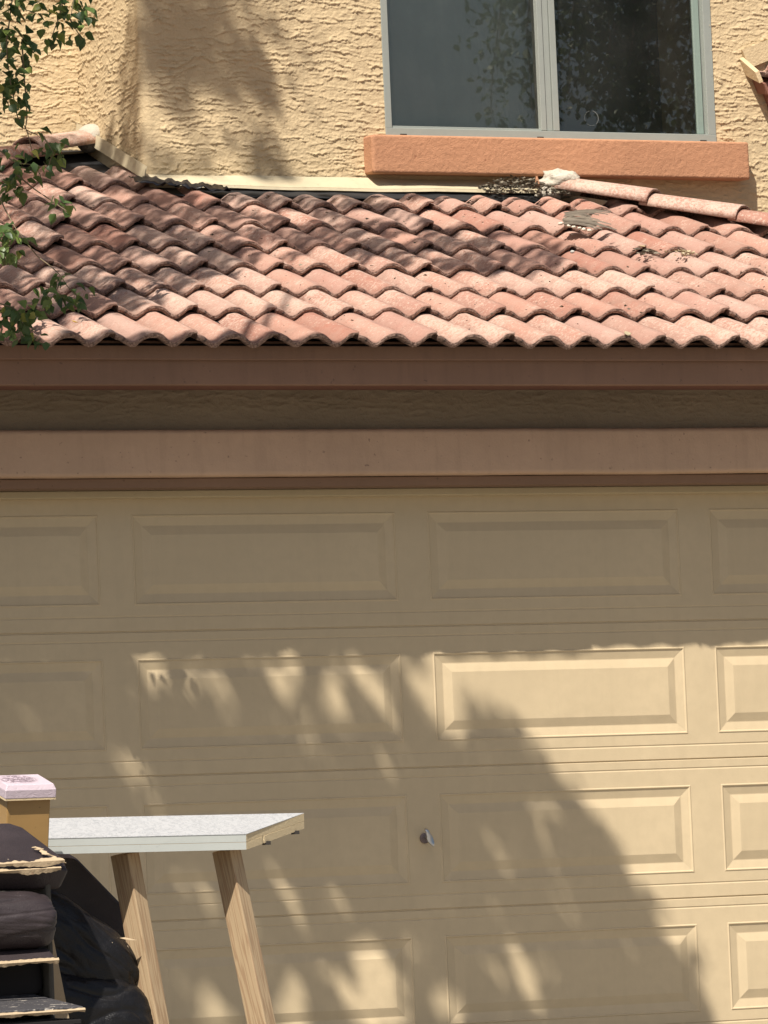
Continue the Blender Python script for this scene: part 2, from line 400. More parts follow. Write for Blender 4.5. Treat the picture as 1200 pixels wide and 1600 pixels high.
P[:,:,1]=YF+(P[:,:,1]-YF)*(.86+.14*fe[:,None]); P[:,:,2]=cz+(P[:,:,2]-cz)*(.90+.10*fe[:,None])
sill=grid_mesh('window_sill',P[:,::-1,:],None,H,M_sill)
for xx,nm in ((x0+.0005,0),(x1-.0005,1)):
    k=0 if nm==0 else -1
    pm('sill_end',[tuple(p) for p in P[k]],[tuple(range(len(prof)))],H,M_sill)
# flashing along wall foot
def strip(name,ptsA,ptsB,parent,m,th=.003):
    n=len(ptsA); V=[*ptsA,*ptsB]; F=[(i,i+1,n+i+1,n+i) for i in range(n-1)]
    o=pm(name,V,F,parent,m); sd=o.modifiers.new('s','SOLIDIFY'); sd.thickness=th; return o
xf=[XC-.012+k*(1.42-XC)/14 for k in range(15)]
wob=lambda x,s=0: .004*math.sin(x*5+s)+.003*math.sin(x*13+s)
strip('flashing',[(x,YF-.006,3.588+wob(x)*.5) for x in xf],[(x,YF-.078+wob(x),3.535+wob(x,2)*.5) for x in xf],H,M_flash)
strip('flashing_lip',[(x,YF-.080+wob(x),3.535+wob(x,2)*.5) for x in xf],[(x,YF-.084+wob(x),3.523+wob(x,2)*.5) for x in xf],H,M_flash)
# flashing going up the side wall
TH=math.radians(20.6); TT=math.tan(TH)
pz=lambda y: 2.603+(y+.62)*TT
ys=[1.85,2.0,2.2,2.45,2.64]
strip('side_flashing',[(XC-.010,y,pz(y)+.085) for y in ys],[(XC-.024,y,pz(y)+.03) for y in ys],H,M_flash)
pm('side_flashing_edge',[(XC-.02,1.83,pz(1.83)+.09),(XC-.030,1.83,pz(1.83)+.035),(XC-.03,2.64,pz(2.64)+.035),(XC-.022,2.64,pz(2.64)+.09)],[(0,1,2,3)],H,M_flash)

# --- window
WN=bpy.data.objects.new('window',None); COL.objects.link(WN); WN.parent=H
yw=YF-.004
box('frame_bottom',WX0,WX1,yw-.004,yw+.07,3.762,3.806,WN,M_frame,.002)
box('frame_track',WX0+.03,1.452,yw+.006,yw+.05,3.806,3.816,WN,M_frame,.001)
box('frame_side',WX0,WX0+.030,yw-.002,yw+.07,3.806,4.95,WN,M_frame,.002)
box('frame_side',WX1-.038,WX1,yw-.002,yw+.07,3.806,4.95,WN,M_frame,.002)
box('frame_top',WX0,WX1,yw-.002,yw+.07,4.91,4.949,WN,M_frame,.002)
box('sash_rail',WX1-.072,WX1-.042,yw+.03,yw+.06,3.812,4.91,WN,painted('sash_green_grey',(.22,.28,.245),.08,.45,60,.0004),.002)
box('mullion',1.440,1.464,yw+.000,yw+.04,3.808,4.91,WN,M_frame,.0015)
box('mullion',1.466,1.495,yw+.006,yw+.05,3.808,4.91,WN,M_frame,.0015)
box('mullion',1.4965,1.524,yw-.002,yw+.05,3.808,4.91,WN,M_frame,.0015)
for x in (.78,1.415,2.19): box('weep_hole',x,x+.030,yw-.006,yw+.0,3.7745,3.7805,WN,M_dark)
s=N(mat('window_glass')); nt=s.t; v=s.coord()
fr=s.n('Fresnel'); fr.inputs['IOR'].default_value=1.52
gl=s.n('BsdfGlossy'); gl.inputs['Roughness'].default_value=.012; gl.inputs['Color'].default_value=(1,.96,.88,1)
s.l(s.bump(s.noise(v,1.6,2,.5),.0006),gl.inputs['Normal'])
tr=s.n('BsdfTransparent'); tr.inputs['Color'].default_value=(.80,.88,.84,1)
df=s.n('BsdfDiffuse'); df.inputs['Color'].default_value=(.45,.45,.42,1)
a1=s.n('MixShader'); s.l(s.math('MULTIPLY',fr.outputs[0],2.3),a1.inputs[0]); s.l(tr.outputs[0],a1.inputs[1]); s.l(gl.outputs[0],a1.inputs[2])
a2=s.n('MixShader'); s.l(s.ramp(s.noise(v,3.2,6,.65),[(.35,.008),(.75,.04)]),a2.inputs[0]); s.l(a1.outputs[0],a2.inputs[1]); s.l(df.outputs[0],a2.inputs[2])
s.l(a2.outputs[0],nt.nodes['Material Output'].inputs['Surface']); M_glass=s.m
pm('glass_pane',[(WX0+.03,yw+.030,3.812),(1.445,yw+.030,3.812),(1.445,yw+.030,4.91),(WX0+.03,yw+.030,4.91)],[(0,1,2,3)],WN,M_glass)
pm('glass_pane',[(1.52,yw+.042,3.806),(WX1-.038,yw+.042,3.806),(WX1-.038,yw+.042,4.91),(1.52,yw+.042,4.91)],[(0,1,2,3)],WN,M_glass)
# room behind
M_room=painted('room_paint',(.60,.44,.31),.1,.8,30,.001); M_shade=painted('window_film',(.085,.09,.09),.25,.7,14,.002,False)
box('inner_reveal',2.262,2.30,yw+.07,yw+.56,3.76,4.95,WN,M_room)
# gathered curtain on the left half and a dark blind on the right half
cx=np.linspace(WX0-.02,1.49,70); cz=np.linspace(3.76,4.95,12); X,Z3=np.meshgrid(cx,cz,indexing='ij')
Yc=yw+.13+.010*np.sin(X*38+2*np.sin(Z3*1.3))+.02*fbm(X*3,Z3*2,3,3)
grid_mesh('curtain',np.stack([X,Yc,Z3],-1),None,WN,painted('curtain_cloth',(.42,.425,.405),.2,.9,50,.002,False))
pm('blind',[(1.49,yw+.16,3.76),(2.262,yw+.50,3.76),(2.262,yw+.50,4.95),(1.49,yw+.16,4.95)],[(0,1,2,3)],WN,M_shade)
box('inner_ledge',WX0,WX1+.03,yw+.07,yw+.5,3.70,3.80,WN,M_room)
# smudge ring left by a sucker
V=[];F=[]
for k in range(28):
    a_=2*math.pi*k/28
    for rr in (.0315,.0328+.0022*max(0,math.sin(a_*1.0+1.2))): V.append((1.695+rr*math.cos(a_),yw+.0395,3.872+rr*math.sin(a_)))
for k in range(28):
    if k in (6,7,16,17,23): continue
    F.append((2*k,2*k+1,(2*k+3)%56,(2*k+2)%56))
pm('smudge_ring',V,F,WN,painted('dried_smudge',(.13,.14,.13),.1,.8))

# --- garage roof
RF=bpy.data.objects.new('roof',None); COL.objects.link(RF); RF.parent=H
hipx=lambda y: 3.33-y
def lhip(x): return 2.62-.42*(XC-x)      # upper limit of the slope left of the wall return
dz=.028
pm('underlayment',[(-4.3,-.56,pz(-.56)-dz),(3.89,-.56,pz(-.56)-dz),(1.43,1.9,pz(1.9)-dz),(XC,1.9,pz(1.9)-dz),(XC,2.64,pz(2.64)-dz),(-4.3,2.64,pz(2.64)-dz)],[(0,1,2,3),(0,3,5),(3,4,5)],RF,M_felt)
pm('side_slope',[(3.89,-.56,pz(-.56)-dz),(3.89,6.5,pz(-.56)-dz),(1.43,6.5,pz(1.9)-dz),(1.43,1.9,pz(1.9)-dz)],[(0,1,2,3)],RF,M_tile)
pm('underlayment',[(-4.3,-.50,2.60),(3.85,-.50,2.60),(3.85,-.50,2.56),(-4.3,-.50,2.56)],[(0,1,2,3)],RF,M_felt)
TW_=.3125; T0=-1.155  # joint positions
def wave(u):
    ph=2*math.pi*u/(TW_/2)
    return .0172*(math.cos(ph)-.15*math.cos(2*ph))
def tile_mesh(length,seed,thick=.022,chip=False):
    rnd=random.Random(seed); nxx=41; L=length
    xs_=[.012+(TW_+.010-.012)*i/(nxx-1) for i in range(nxx)]
    ysr=[0,.004,.05,.12,.2,L*.65,L]
    ph=rnd.random()*50
    fr_=[.0045*(noise.noise(Vector((x*38,ph,0)))+.6*noise.noise(Vector((x*110,ph,4)))) for x in xs_]
    V=[];F=[];MI=[]
    def top(x,y):
        w=wave(x)+ (.004 if x>TW_-.03 else 0)-.007*max(0,1-x/.045)
        w+=.0022*noise.noise(Vector((x*9,y*9,ph)))+.0011*noise.noise(Vector((x*30,y*24,ph)))
        return w
    def tilt(y): return -(thick+.004)*(y/.365)
    rows=[]
    for j,y in enumerate(ysr):
        row=[]
        for i,x in enumerate(xs_):
            yy=y+(fr_[i] if j<2 else 0); zz=top(x,y)+thick+tilt(y)-(.0035 if j==0 else 0)
            row.append(len(V)); V.append((x,yy,zz))
        rows.append(row)
    # front face, slightly leaning and ragged, then underside
    low=[]
    mid=[]
    for i,x in enumerate(xs_):
        th_=thick*(.55 if x>TW_-.012 else 1)
        tz=top(x,0)+thick
        mid.append(len(V)); V.append((x,fr_[i]*.3-.001+.002*noise.noise(Vector((x*90,ph,9))),tz-th_*.55))
    for i,x in enumerate(xs_):
        th_=thick*(.55 if x>TW_-.012 else 1)
        low.append(len(V)); V.append((x,.004+fr_[i]*.8,top(x,0)+thick-th_+.002*noise.noise(Vector((x*60,ph,2)))))
    back=[]
    for i,x in enumerate(xs_):
        back.append(len(V)); V.append((x,L,top(x,L)+tilt(L)+.002))
    for j in range(len(rows)-1):
        for i in range(nxx-1): F.append((rows[j][i],rows[j][i+1],rows[j+1][i+1],rows[j+1][i])); MI.append(0)
    for A_,B_ in ((mid,rows[0]),(low,mid)):
        for i in range(nxx-1): F.append((A_[i],A_[i+1],B_[i+1],B_[i])); MI.append(1)
    for i in range(nxx-1): F.append((back[i],back[i+1],low[i+1],low[i])); MI.append(1)
    for i in (0,nxx-1):   # side walls
        f=[rows[j][i] for j in range(len(rows))]+[back[i],low[i],mid[i]]; F.append(tuple(f if i==0 else f[::-1])); MI.append(1)
    me=bpy.data.meshes.new('roof_tile'); me.from_pydata(V,[],F); me.update()
    me.materials.append(M_tile); me.materials.append(M_edge)
    me.polygons.foreach_set('material_index',MI)
    me.polygons.foreach_set('use_smooth',[m_==0 for m_ in MI])
    return me
TA=[tile_mesh(.405,k) for k in range(8)]; TE=[tile_mesh(.45,50+k) for k in range(4)]; TS=[tile_mesh(.21,80+k) for k in range(3)]
Srow=[0.0,.418,.768,1.14,1.501,1.872,2.243,2.60,2.96]
nt_=0
for k,s_ in enumerate(Srow):
    off=0 if k%2==0 else TW_/2
    for c in range(-10,17):
        x=T0+c*TW_+off+random.uniform(-.003,.003)
        y=-.62+s_*math.cos(TH); z_=2.603+s_*math.sin(TH)
        xc=x+TW_/2
        me=random.choice(TE if k==0 else TA)
        ytop=y+.36*math.cos(TH)
        if xc<XC-.12 or k<6:
            pass
        if k>=7 and x+TW_>XC+.22: continue
        if xc<XC and y+.16>lhip(xc): continue
        if xc>XC+.05 and k>=7: continue
        if xc>hipx(y)-.02: continue
        if k==8 and xc>-.8: continue
        if k==6 and xc>XC: me=random.choice(TS)
        if k==6 and x<XC<x+TW_: x-=.0
        o=link('roof_tile',me,RF); o.location=(x,y,z_)
        o.rotation_euler=(TH+random.uniform(-.008,.008),random.uniform(-.016,.016),random.uniform(-.012,.012)*(3 if random.random()<.1 else 1)); o.location.y+=random.choice((0,0,0,-.012,.008)); nt_+=1
# hip caps (half barrels)
def cap_mesh(seed,L=.42,r0=.112,r1=.096,th=.016):
    rnd=random.Random(seed); V=[];F=[];n=13; ph=rnd.random()*40
    js=[0,.004,.1,.25,L]
    def ring(rad,y,fz=0):
        out=[]
        for i in range(n):
            a_=math.pi*(i/(n-1)); rr=rad+.0016*noise.noise(Vector((a_*3,y*14,ph)))
            out.append(len(V)); V.append((rr*math.cos(a_)*1.02,y+.003*noise.noise(Vector((a_*9,ph,y))),rr*abs(math.sin(a_))**.75*.64))
        return out
    top=[ring((r0+(r1-r0)*y/L)-(.003 if j==0 else 0),y) for j,y in enumerate(js)]; bot=[ring(r0-th,0),ring(r1-th,L)]
    MI=[]
    for j in range(len(js)-1):
        for i in range(n-1): F.append((top[j][i],top[j+1][i],top[j+1][i+1],top[j][i+1])); MI.append(0)
    for i in range(n-1): F.append((bot[0][i],top[0][i],top[0][i+1],bot[0][i+1])); MI.append(1); F.append((bot[0][i],bot[0][i+1],bot[1][i+1],bot[1][i])); MI.append(1); F.append((top[-1][i],bot[1][i],bot[1][i+1],top[-1][i+1])); MI.append(1)
    F.append((top[0][0],bot[0][0],bot[1][0],top[4][0],top[3][0],top[2][0],top[1][0])); F.append((top[0][-1],top[1][-1],top[2][-1],top[3][-1],top[4][-1],bot[1][-1],bot[0][-1])); MI+=[1,1]
    me=bpy.data.meshes.new('ridge_tile'); me.from_pydata(V,[],F); me.update(); me.materials.append(M_cap); me.materials.append(M_edge)
    me.polygons.foreach_set('material_index',MI); me.polygons.foreach_set('use_smooth',[True]*len(MI))
    bm=bmesh.new(); bm.from_mesh(me); bmesh.ops.recalc_face_normals(bm,faces=bm.faces); bm.to_mesh(me); bm.free()
    return me
CM=[cap_mesh(k) for k in range(4)]
def cap(front,back,roll=0,me=None,L=.42,sc=1):
    f,b=Vector(front),Vector(back); d=(b-f).normalized(); xx=d.cross(Vector((0,0,1))).normalized(); zz=xx.cross(d)
    m=Matrix((xx,d,zz)).transposed().to_4x4(); m=m@Matrix.Rotation(roll,4,'Y')@Matrix.Diagonal((sc,(b-f).length/L,sc,1)); m.translation=f
    o=link('ridge_tile',me or random.choice(CM),RF); o.matrix_world=m; return o
hd_=Vector((1,-1,-TT)); hd_.normalize()
p0=Vector((1.43,1.86,pz(1.86)))
def hp(t,dz_): return p0+hd_*t+Vector((0,0,dz_))
for k in range(9):
    t1=.50+.40*k; cap(hp(t1,.030),hp(t1-.44,.018),random.uniform(-.04,.04))
# ridge caps at the left against the upper wall
cap((-.70,2.42,pz(2.42)+.0),(-.36,2.52,pz(2.52)+.03),.05,None,.42,1.0)
cap((-1.02,2.31,pz(2.31)-.035),(-.60,2.42,pz(2.42)-.01),.02,None,.42,1.0)
cap((-1.38,2.17,pz(2.17)-.04),(-.96,2.29,pz(2.29)-.02)); cap((-1.74,2.02,pz(2.02)-.04),(-1.32,2.15,pz(2.15)-.02)); cap((-2.1,1.87,pz(1.87)-.04),(-1.68,2.0,pz(2.0)-.02)); cap((-2.5,1.72,pz(1.72)-.04),(-2.05,1.85,pz(1.85)-.02))
# back slope behind that ridge
pm('underlayment',[(-4.3,1.4,3.30),(XC,2.56,pz(2.56)-.02),(XC,2.66,pz(2.6)-.03),(-4.3,2.66,3.28)],[(0,1,2,3)],RF,M_felt)
def blob(name,c,sx,sy,sz,seed,parent,m,rough=.25,sub=3,fr=4.,rot=0):
    bm=bmesh.new(); bmesh.ops.create_icosphere(bm,subdivisions=sub,radius=1)
    for v_ in bm.verts:
        n_=noise.fractal(v_.co*fr*.4+Vector((seed,0,0)),1,2,4); v_.co*=1+rough*n_
        v_.co=Vector((v_.co.x*sx,v_.co.y*sy,v_.co.z*sz)); v_.co.rotate(Matrix.Rotation(rot,3,'Y')); v_.co+=Vector(c)
    me=bpy.data.meshes.new(name); bm.to_mesh(me); bm.free(); return link(name,me,parent,[m],True)
blob('mortar',(-.385,2.50,pz(2.50)+.055),.055,.09,.062,3,RF,M_mortar,.10,3,2)
blob('mortar',(1.475,1.80,pz(1.80)+.052),.095,.085,.058,9,RF,M_mortar,.28,4,5,.15)
blob('mortar',(1.40,1.77,pz(1.77)+.015),.055,.05,.03,13,RF,M_mortar,.35,3,6)
# exposed black felt by the wall corner
def crumple(name,A,B,n,w,m,seed,amp=.012):
    V=[];F=[];A=Vector(A);B=Vector(B)
    for i in range(n+1):
        p=A.lerp(B,i/n)
        for j in range(5):
            q=p+Vector((0,w*(j/4-.5),w*(j/4-.5)*TT)); q.z+=amp*noise.noise(Vector((i*.5,j*.8,seed)))*2
            V.append(q)
    for i in range(n):
        for j in range(4): F.append((i*5+j,(i+1)*5+j,(i+1)*5+j+1,i*5+j+1))
    o=pm(name,V,F,RF,m,True); sd=o.modifiers.new('s','SOLIDIFY'); sd.thickness=.003; return o
s=N(mat('plastic_felt')); M_feltg=s.out((.015,.015,.018),.35)
crumple('torn_felt',(-.46,1.80,pz(1.80)+.045),(-.08,1.72,pz(1.72)+.030),24,.10,M_feltg,2)
crumple('torn_felt',(-.34,1.80,pz(1.80)-.004),(1.35,1.80,pz(1.80)-.004),50,.16,M_felt,5,.003)

# --- small tiled eave at the right edge of the wall
EV=bpy.data.objects.new('side_eave',None); COL.objects.link(EV); EV.parent=H; EV.location=(2.415,1.9,4.10)
ex=2.415
ef=1.80
hull('rake_board',[(ex+dx,y,z_) for dx in (0,.020) for y,z_ in ((1.895,4.145),(1.895,4.065),(ef+.005,4.065),(ef+.005,4.015))],EV,M_stucco)
hull('flashing',[(ex+dx,y,z_) for dx in (.021,.9) for y,z_ in ((1.895,4.175),(1.895,4.09),(1.88,4.175),(1.88,4.09))],EV,M_stucco)
hull('soffit_board',[(ex+dx,y,z_) for dx in (.022,1.0) for y,z_ in ((1.895,3.975),(1.895,4.04),(ef+.01,3.955),(ef+.01,4.005))],EV,M_soffit)
hull('rafter',[(ex+.045+dx,y,z_) for dx in (0,.5) for y,z_ in ((1.895,3.974),(1.895,3.84),(ef+.03,3.954),(ef+.03,3.90))],EV,M_soffit)
for i in range(4):
    o=link('roof_tile',TS[i%3],EV); o.location=Vector((ex+.020+i*TW_*.8,ef-.012,4.022))-EV.location; o.rotation_euler=(TH,0,0); o.scale=(.8,.55,1)
EV.rotation_euler=(0,-.36,0)

# ================================================================= debris on the roof
def onroof(x,y,h=.0): return Vector((x,y,pz(y)+h))
M_twig=painted('dry_twig',(.20,.15,.10),.3,.9,40,.001); M_dry=painted('dry_leaf',(.42,.35,.22),.3,.8,60,.001,True); M_yel=painted('yellow_leaf',(.60,.42,.06),.15,.6,60,.0005,True)
def clutter(name,pts_fn,n,smin,smax,m,label,cat,seed,group=None):
    rd=random.Random(seed); V=[];F=[]
    for _ in range(n):
        c=pts_fn(rd); q=Matrix.Rotation(rd.uniform(0,6.28),3,'Z')@Matrix.Rotation(rd.uniform(-1,1),3,'X'); L=rd.uniform(smin,smax); w=L*rd.choice((.12,.45,.6))
        b=len(V)
        for p in ((-L,0,0),(-.3*L,-w,.1*L),(L,0,0),(-.2*L,w,.12*L),(0,0,-.25*w)): V.append(c+q@Vector(p))
        F+=[(b,b+1,b+3),(b+1,b+2,b+3),(b,b+4,b+1),(b+1,b+4,b+2),(b+3,b+2,b+4)]
    o=pm(name,V,F,None,m); tagm(o,label,cat,group); o['kind']='stuff'; return o
def heap(x0,x1,y0,y1,h):
    def f(r_):
        x=r_.uniform(x0,x1); y=r_.uniform(y0,y1); e=1-((x-(x0+x1)/2)/((x1-x0)/2))**2
        return onroof(x,y,.035+r_.random()*h*max(.15,e))
    return f
M_nest=painted('nest_litter',(.20,.18,.13),.6,.9,300,.001)
s=N(mat('litter_mix')); v=s.coord(); M_litter=s.out(s.mix((.095,.078,.055),(.20,.172,.125),s.ramp(s.noise(v,45,2),[(.42,0.),(.58,1.)])),.9)
clutter('leaf_litter',heap(1.08,1.45,1.66,1.80,.055),620,.006,.017,M_litter,'heap of grey dry leaf litter and twigs beside the white mortar under the sill','leaf litter',3)
clutter('leaf_litter',heap(1.26,1.36,.62,.72,.012),60,.006,.016,M_litter,'small clump of dead leaves in a tile valley below the bird wing','leaf litter',5)
clutter('leaf_litter',heap(1.40,1.52,.62,.70,.010),40,.006,.016,M_dry,'scatter of pale dry leaves on tiles right of the dead leaf clump','leaf litter',6)
clutter('leaf_litter',lambda r_: onroof(T0+.078+.15625*r_.randint(2,22)+r_.gauss(0,.013),r_.uniform(-.5,1.5),.022+.016*r_.random()),420,.003,.010,M_litter,'crumbs of dry leaf strewn over the sunlit right side tiles','leaf litter',8)
hull('clay_chip',[onroof(1.335,1.74,.05)+Vector(p) for p in ((-.014,0,0),(.014,.004,0),(.0,.014,0),(-.003,.004,.05),(.004,.004,.048),(-.010,-.004,.015),(.012,-.004,.012))],None,M_sill)
tagm(bpy.data.objects['clay_chip'],'pointed orange clay chip standing upright in the leaf litter','clay chip')
def flatleaf(name,c,L,w,rot,m,label,tilt=.2):
    V=[];n=8
    for i in range(n+1):
        t=i/n; ww=w*math.sin(math.pi*t**.8)
        for sgn in (-1,0,1): V.append((L*(t-.5),sgn*ww/2,.12*w*abs(sgn)+.15*L*(t-.5)**2))
    F=[]
    for i in range(n):
        for j in range(2): F.append((i*3+j,(i+1)*3+j,(i+1)*3+j+1,i*3+j+1))
    q=Matrix.Rotation(rot,3,'Z')@Matrix.Rotation(tilt,3,'X')
    V=[Vector(c)+q@Vector(p) for p in V]
    o=pm(name,V,F,None,m,True); sd=o.modifiers.new('s','SOLIDIFY'); sd.thickness=.001; tagm(o,label,'leaf'); return o
flatleaf('fallen_leaf',onroof(1.035,-.575,.030),.045,.026,.3,M_yel,'yellow green fallen leaf on the bottom tile row near the right edge',.35)
flatleaf('fallen_leaf',onroof(-1.555,-.48,.035),.030,.022,1.0,M_yel,'small yellow fallen leaf on the bottom tile row near the hanging branch',.35)
flatleaf('fallen_leaf',Vector((.57,-.632,2.640)),.032,.022,.2,M_dry,'pale dry leaf stuck on the front edge of the bottom tiles right of centre',.9)
flatleaf('fallen_leaf',onroof(1.275,.645,.065),.032,.026,.5,painted('pale_leaf',(.62,.52,.30),.1,.6),'cream dry leaf on top of the dead leaf clump below the wing',.3)
flatleaf('fallen_leaf',onroof(1.63,.22,.05),.035,.018,.5,painted('olive_leaf',(.40,.36,.12),.1,.6),'thin olive leaf lying across a tile right of centre',.3)
# bird wing
BW=thing('bird_wing','grey brown feathered remains of a bird wing lying on sunlit roof tiles','bird wing',tuple(onroof(1.16,1.02,.045)))
s=N(mat('feather')); v=s.coord((1,1,1)); M_feather=s.out(s.mix((.06,.045,.032),(.19,.155,.115),s.math('MULTIPLY',s.math('ADD',s.n('ObjectInfo').outputs['Random'],s.noise(v,60,4)),.5)),.75,s.bump(s.noise(v,200,2),.001))
rd=random.Random(4); base=onroof(1.13,1.03,.068); fan=Vector((1,-.55,-.20)).normalized(); nrm=Vector((-.1,-.35,.93)).normalized(); sd_=fan.cross(nrm).normalized()
for i in range(15):
    a_=-.42+.8*i/14+rd.uniform(-.03,.03); L=.165+.05*math.sin(i*.5+.4)+rd.uniform(-.03,.02); st=base+sd_*(-.022+.044*(1-i/14))+fan*rd.uniform(-.02,.0)
    d=(fan*math.cos(a_)+sd_*-math.sin(a_)).normalized(); w=.0085; pr_=d.cross(nrm).normalized(); V=[];F=[]
    for j in range(7):
        t=j/6; ww=w*(.5+.6*math.sin(math.pi*min(1,t*.9+.1)))*(1 if t<.85 else .35)
        c=st+d*L*t+nrm*(.004*i%3*.3+.016*math.sin(math.pi*t*.8)+.0012*i)
        for sg,hz_ in ((-1,-.002),(0,.0015),(1,-.002)): V.append(c+pr_*ww*sg+nrm*hz_)
    for j in range(6):
        for k in range(2): F.append((j*3+k,(j+1)*3+k,(j+1)*3+k+1,j*3+k+1))
    o=pm('feather',V,F,BW,M_feather,True)
bm=bmesh.new(); bmesh.ops.create_icosphere(bm,subdivisions=3,radius=1)
for v_ in bm.verts:
    c=v_.co.copy(); t=(c.x+1)/2
    v_.co=Vector((1.175,1.0,onroof(1.175,1.0).z+.078))-BW.location+fan*c.x*.075+sd_*c.y*.032*(1-.35*t)+nrm*c.z*.020*(1+.2*noise.noise(c*4))
me=bpy.data.meshes.new('wing_coverts'); bm.to_mesh(me); bm.free(); link('wing_coverts',me,BW,[M_feather],True)
M_down=painted('pale_down',(.62,.56,.46),.1,.9,80,.004)
for k in range(7):
    b_=blob('down_tuft',(0,0,0),.012,.010,.007,k*3.,BW,M_down,.4,2,5); b_.location=onroof(1.105+.012*k,1.035-.019*k,.062)-BW.location+Vector((rd.uniform(-.005,.005),0,0))
o=blob('pebble',(0,0,0),.009,.008,.007,2,None,painted('white_stone',(.6,.58,.52),.1,.8),.2,2); o.location=onroof(.955,.625,.045); tagm(o,'small whitish pebble resting at a tile edge left of the wing','pebble')

# ================================================================= junk pile
def P3(*a): return Vector(a)
# --- white countertop on two timber legs
s=N(mat('white_laminate')); v=s.coord()
ns=s.noise(v,26,5,.65,2.5); M_lam=s.out(s.mix((.43,.435,.44),(.21,.225,.24),s.ramp(ns,[(.46,0.),(.50,.75),(.54,0.)])),.35)
M_lamedge=painted('laminate_edge',(.46,.48,.45),.05,.4,40,.0003,True,(.4,.42,.4))
s=N(mat('particle_board')); v=s.coord(); M_chip=s.out(s.mix((.60,.46,.26),(.74,.60,.38),s.noise(v,160,4,.7)),.85,s.bump(s.noise(v,200,3,.7),.002))
s=N(mat('pine_lumber')); v=s.coord((1,1,.055)); w_=s.n('TexWave',wave_type='BANDS',bands_direction='DIAGONAL'); w_.inputs['Scale'].default_value=38; w_.inputs['Distortion'].default_value=13; w_.inputs['Detail'].default_value=3; w_.inputs['Detail Scale'].default_value=1.5; s.l(v,w_.inputs[0])
c=s.mix((.44,.32,.19),(.26,.145,.075),s.ramp(w_.outputs['Fac'],[(.40,0.),(.85,.5)]))
v2=s.coord(); vo=s.n('TexVoronoi'); vo.inputs['Scale'].default_value=6; s.l(s.coord((1,1,.55)),vo.inputs[0])
c=s.mix(c,(.13,.06,.03),s.ramp(vo.outputs['Distance'],[(.055,.9),(.085,0.)]))
c=s.mix(c,(.30,.17,.09),s.ramp(s.noise(v2,6,4),[(.55,0.),(.75,.5)]))
M_pine=s.out(c,.75,s.bump(s.noise(s.coord((1,1,.06)),90,3),.0015))
TB=thing('worktable','white marbled laminate countertop slab with mitred end on two leaning timber legs','table',(-3.1,-4.9,gz(-4.9)))
FR,BR=P3(-2.750,-5.0,.781),P3(-2.509,-4.82,.834)
ex_=P3(-1,0,.0135).normalized(); Lt=1.05
FL,BL=FR+ex_*Lt,BR+ex_*(Lt+.02)
nn=(BR-FR).cross(ex_).normalized(); nn=nn if nn.z>0 else -nn
dn=P3(0,.002,-.041)
t_=.0185
top=[FL,FR,BR,BL]
def slab(name,q,dn0,dn1,m,msides=None,front=None):
    V=[p+dn0 for p in q]+[p+dn1 for p in q]; F=[(0,1,2,3),(7,6,5,4),(0,4,5,1),(1,5,6,2),(2,6,7,3),(3,7,4,0)]
    o=pm(name,V,F,TB,[m]+([msides] if msides else [])+([front] if front else []))
    if msides:
        for i,f in enumerate(o.data.polygons): f.material_index=(0 if i==0 else (2 if i==2 else 1))
    return o
slab('laminate_top',top,dn*0,dn*.035,M_lam)
inset=[FL+P3(0,.001,0),FR+P3(-.001,.001,0),BR+P3(-.001,-.001,0),BL+P3(0,-.001,0)]
slab('board',inset,dn*.037,dn*.52,M_chip,M_chip,M_lamedge)
# under board: a front batten and a back batten with a gap between, as at the cut end
e=(BR-FR); q1=[FL+P3(0,.001,0),FR+P3(-.001,.001,0),FR+e*.27,FL+e*.27]; q2=[FL+e*.30,FR+e*.30,BR+P3(-.001,-.001,0),BL]
slab('batten',q1,dn*.545,dn*1.02,M_chip,M_chip,M_lamedge); slab('batten',q2,dn*.545,dn*1.02,M_chip,M_chip,M_chip)
for t in (.36,.86): obox('clip',FR+e*t+dn*1.09+P3(-.004,0,0),P3(1,0,0),P3(0,1,0),P3(0,0,1),.010,.006,.005,TB,M_dark)
def leg(top_,bot,w,d,rot):
    top_,bot=Vector(top_),Vector(bot); az_=(top_-bot).normalized(); a1_=Vector((math.cos(rot),math.sin(rot),0)); a1_=(a1_-az_*a1_.dot(az_)).normalized(); a2_=az_.cross(a1_)
    L=(top_-bot).length; me_o=obox('leg',(0,0,0),Vector((1,0,0)),Vector((0,1,0)),Vector((0,0,1)),w/2,d/2,L/2,TB,M_pine,.003,2)
    # bring to local axes so the grain follows the timber
    off=TB.location; me_o.data.transform(Matrix.Translation(off))
    m=Matrix((a1_,a2_,az_)).transposed().to_4x4(); m.translation=(top_+bot)/2-off; me_o.matrix_local=m; return me_o
leg((-3.062,-4.905,.742),(-2.915,-4.905,gz(-4.905)+.0),.064,.046,-1.10)
leg((-2.775,-4.91,.742),(-2.602,-4.91,gz(-4.91)+.0),.064,.046,-1.05)
# --- post with pink cap
PO=thing('wooden_post','square tan wooden post with a peeling pale pink cap','post',(-3.44,-5.15,gz(-5.15)))
M_post=painted('varnished_board',(.36,.215,.075),.12,.5,30,.0006)
s=N(mat('peeling_pink_paint')); v=s.coord((1,.6,1)); 
c=s.mix((.52,.42,.47),(.06,.035,.05),s.ramp(s.noise(v,55,5,.7,2.0),[(.45,0.),(.49,.95),(.60,.35)]))
ct=s.coord(); gr=s.n('VectorMath',operation='DISTANCE'); s.l(ct,gr.inputs[0]); gr.inputs[1].default_value=(-.005,-.02,1.205)
msk=s.ramp(gr.outputs['Value'],[(.040,1.),(.058,0.)])
M_pink=s.out(s.mix((.52,.43,.475),c,msk),.5,s.bump(s.noise(v,55,5,.7,2.0),.002))
tlt=.26; pax=P3(0,-math.sin(tlt)*.9,math.cos(tlt)).normalized(); px_=P3(1,0,0); py_=pax.cross(px_).normalized()
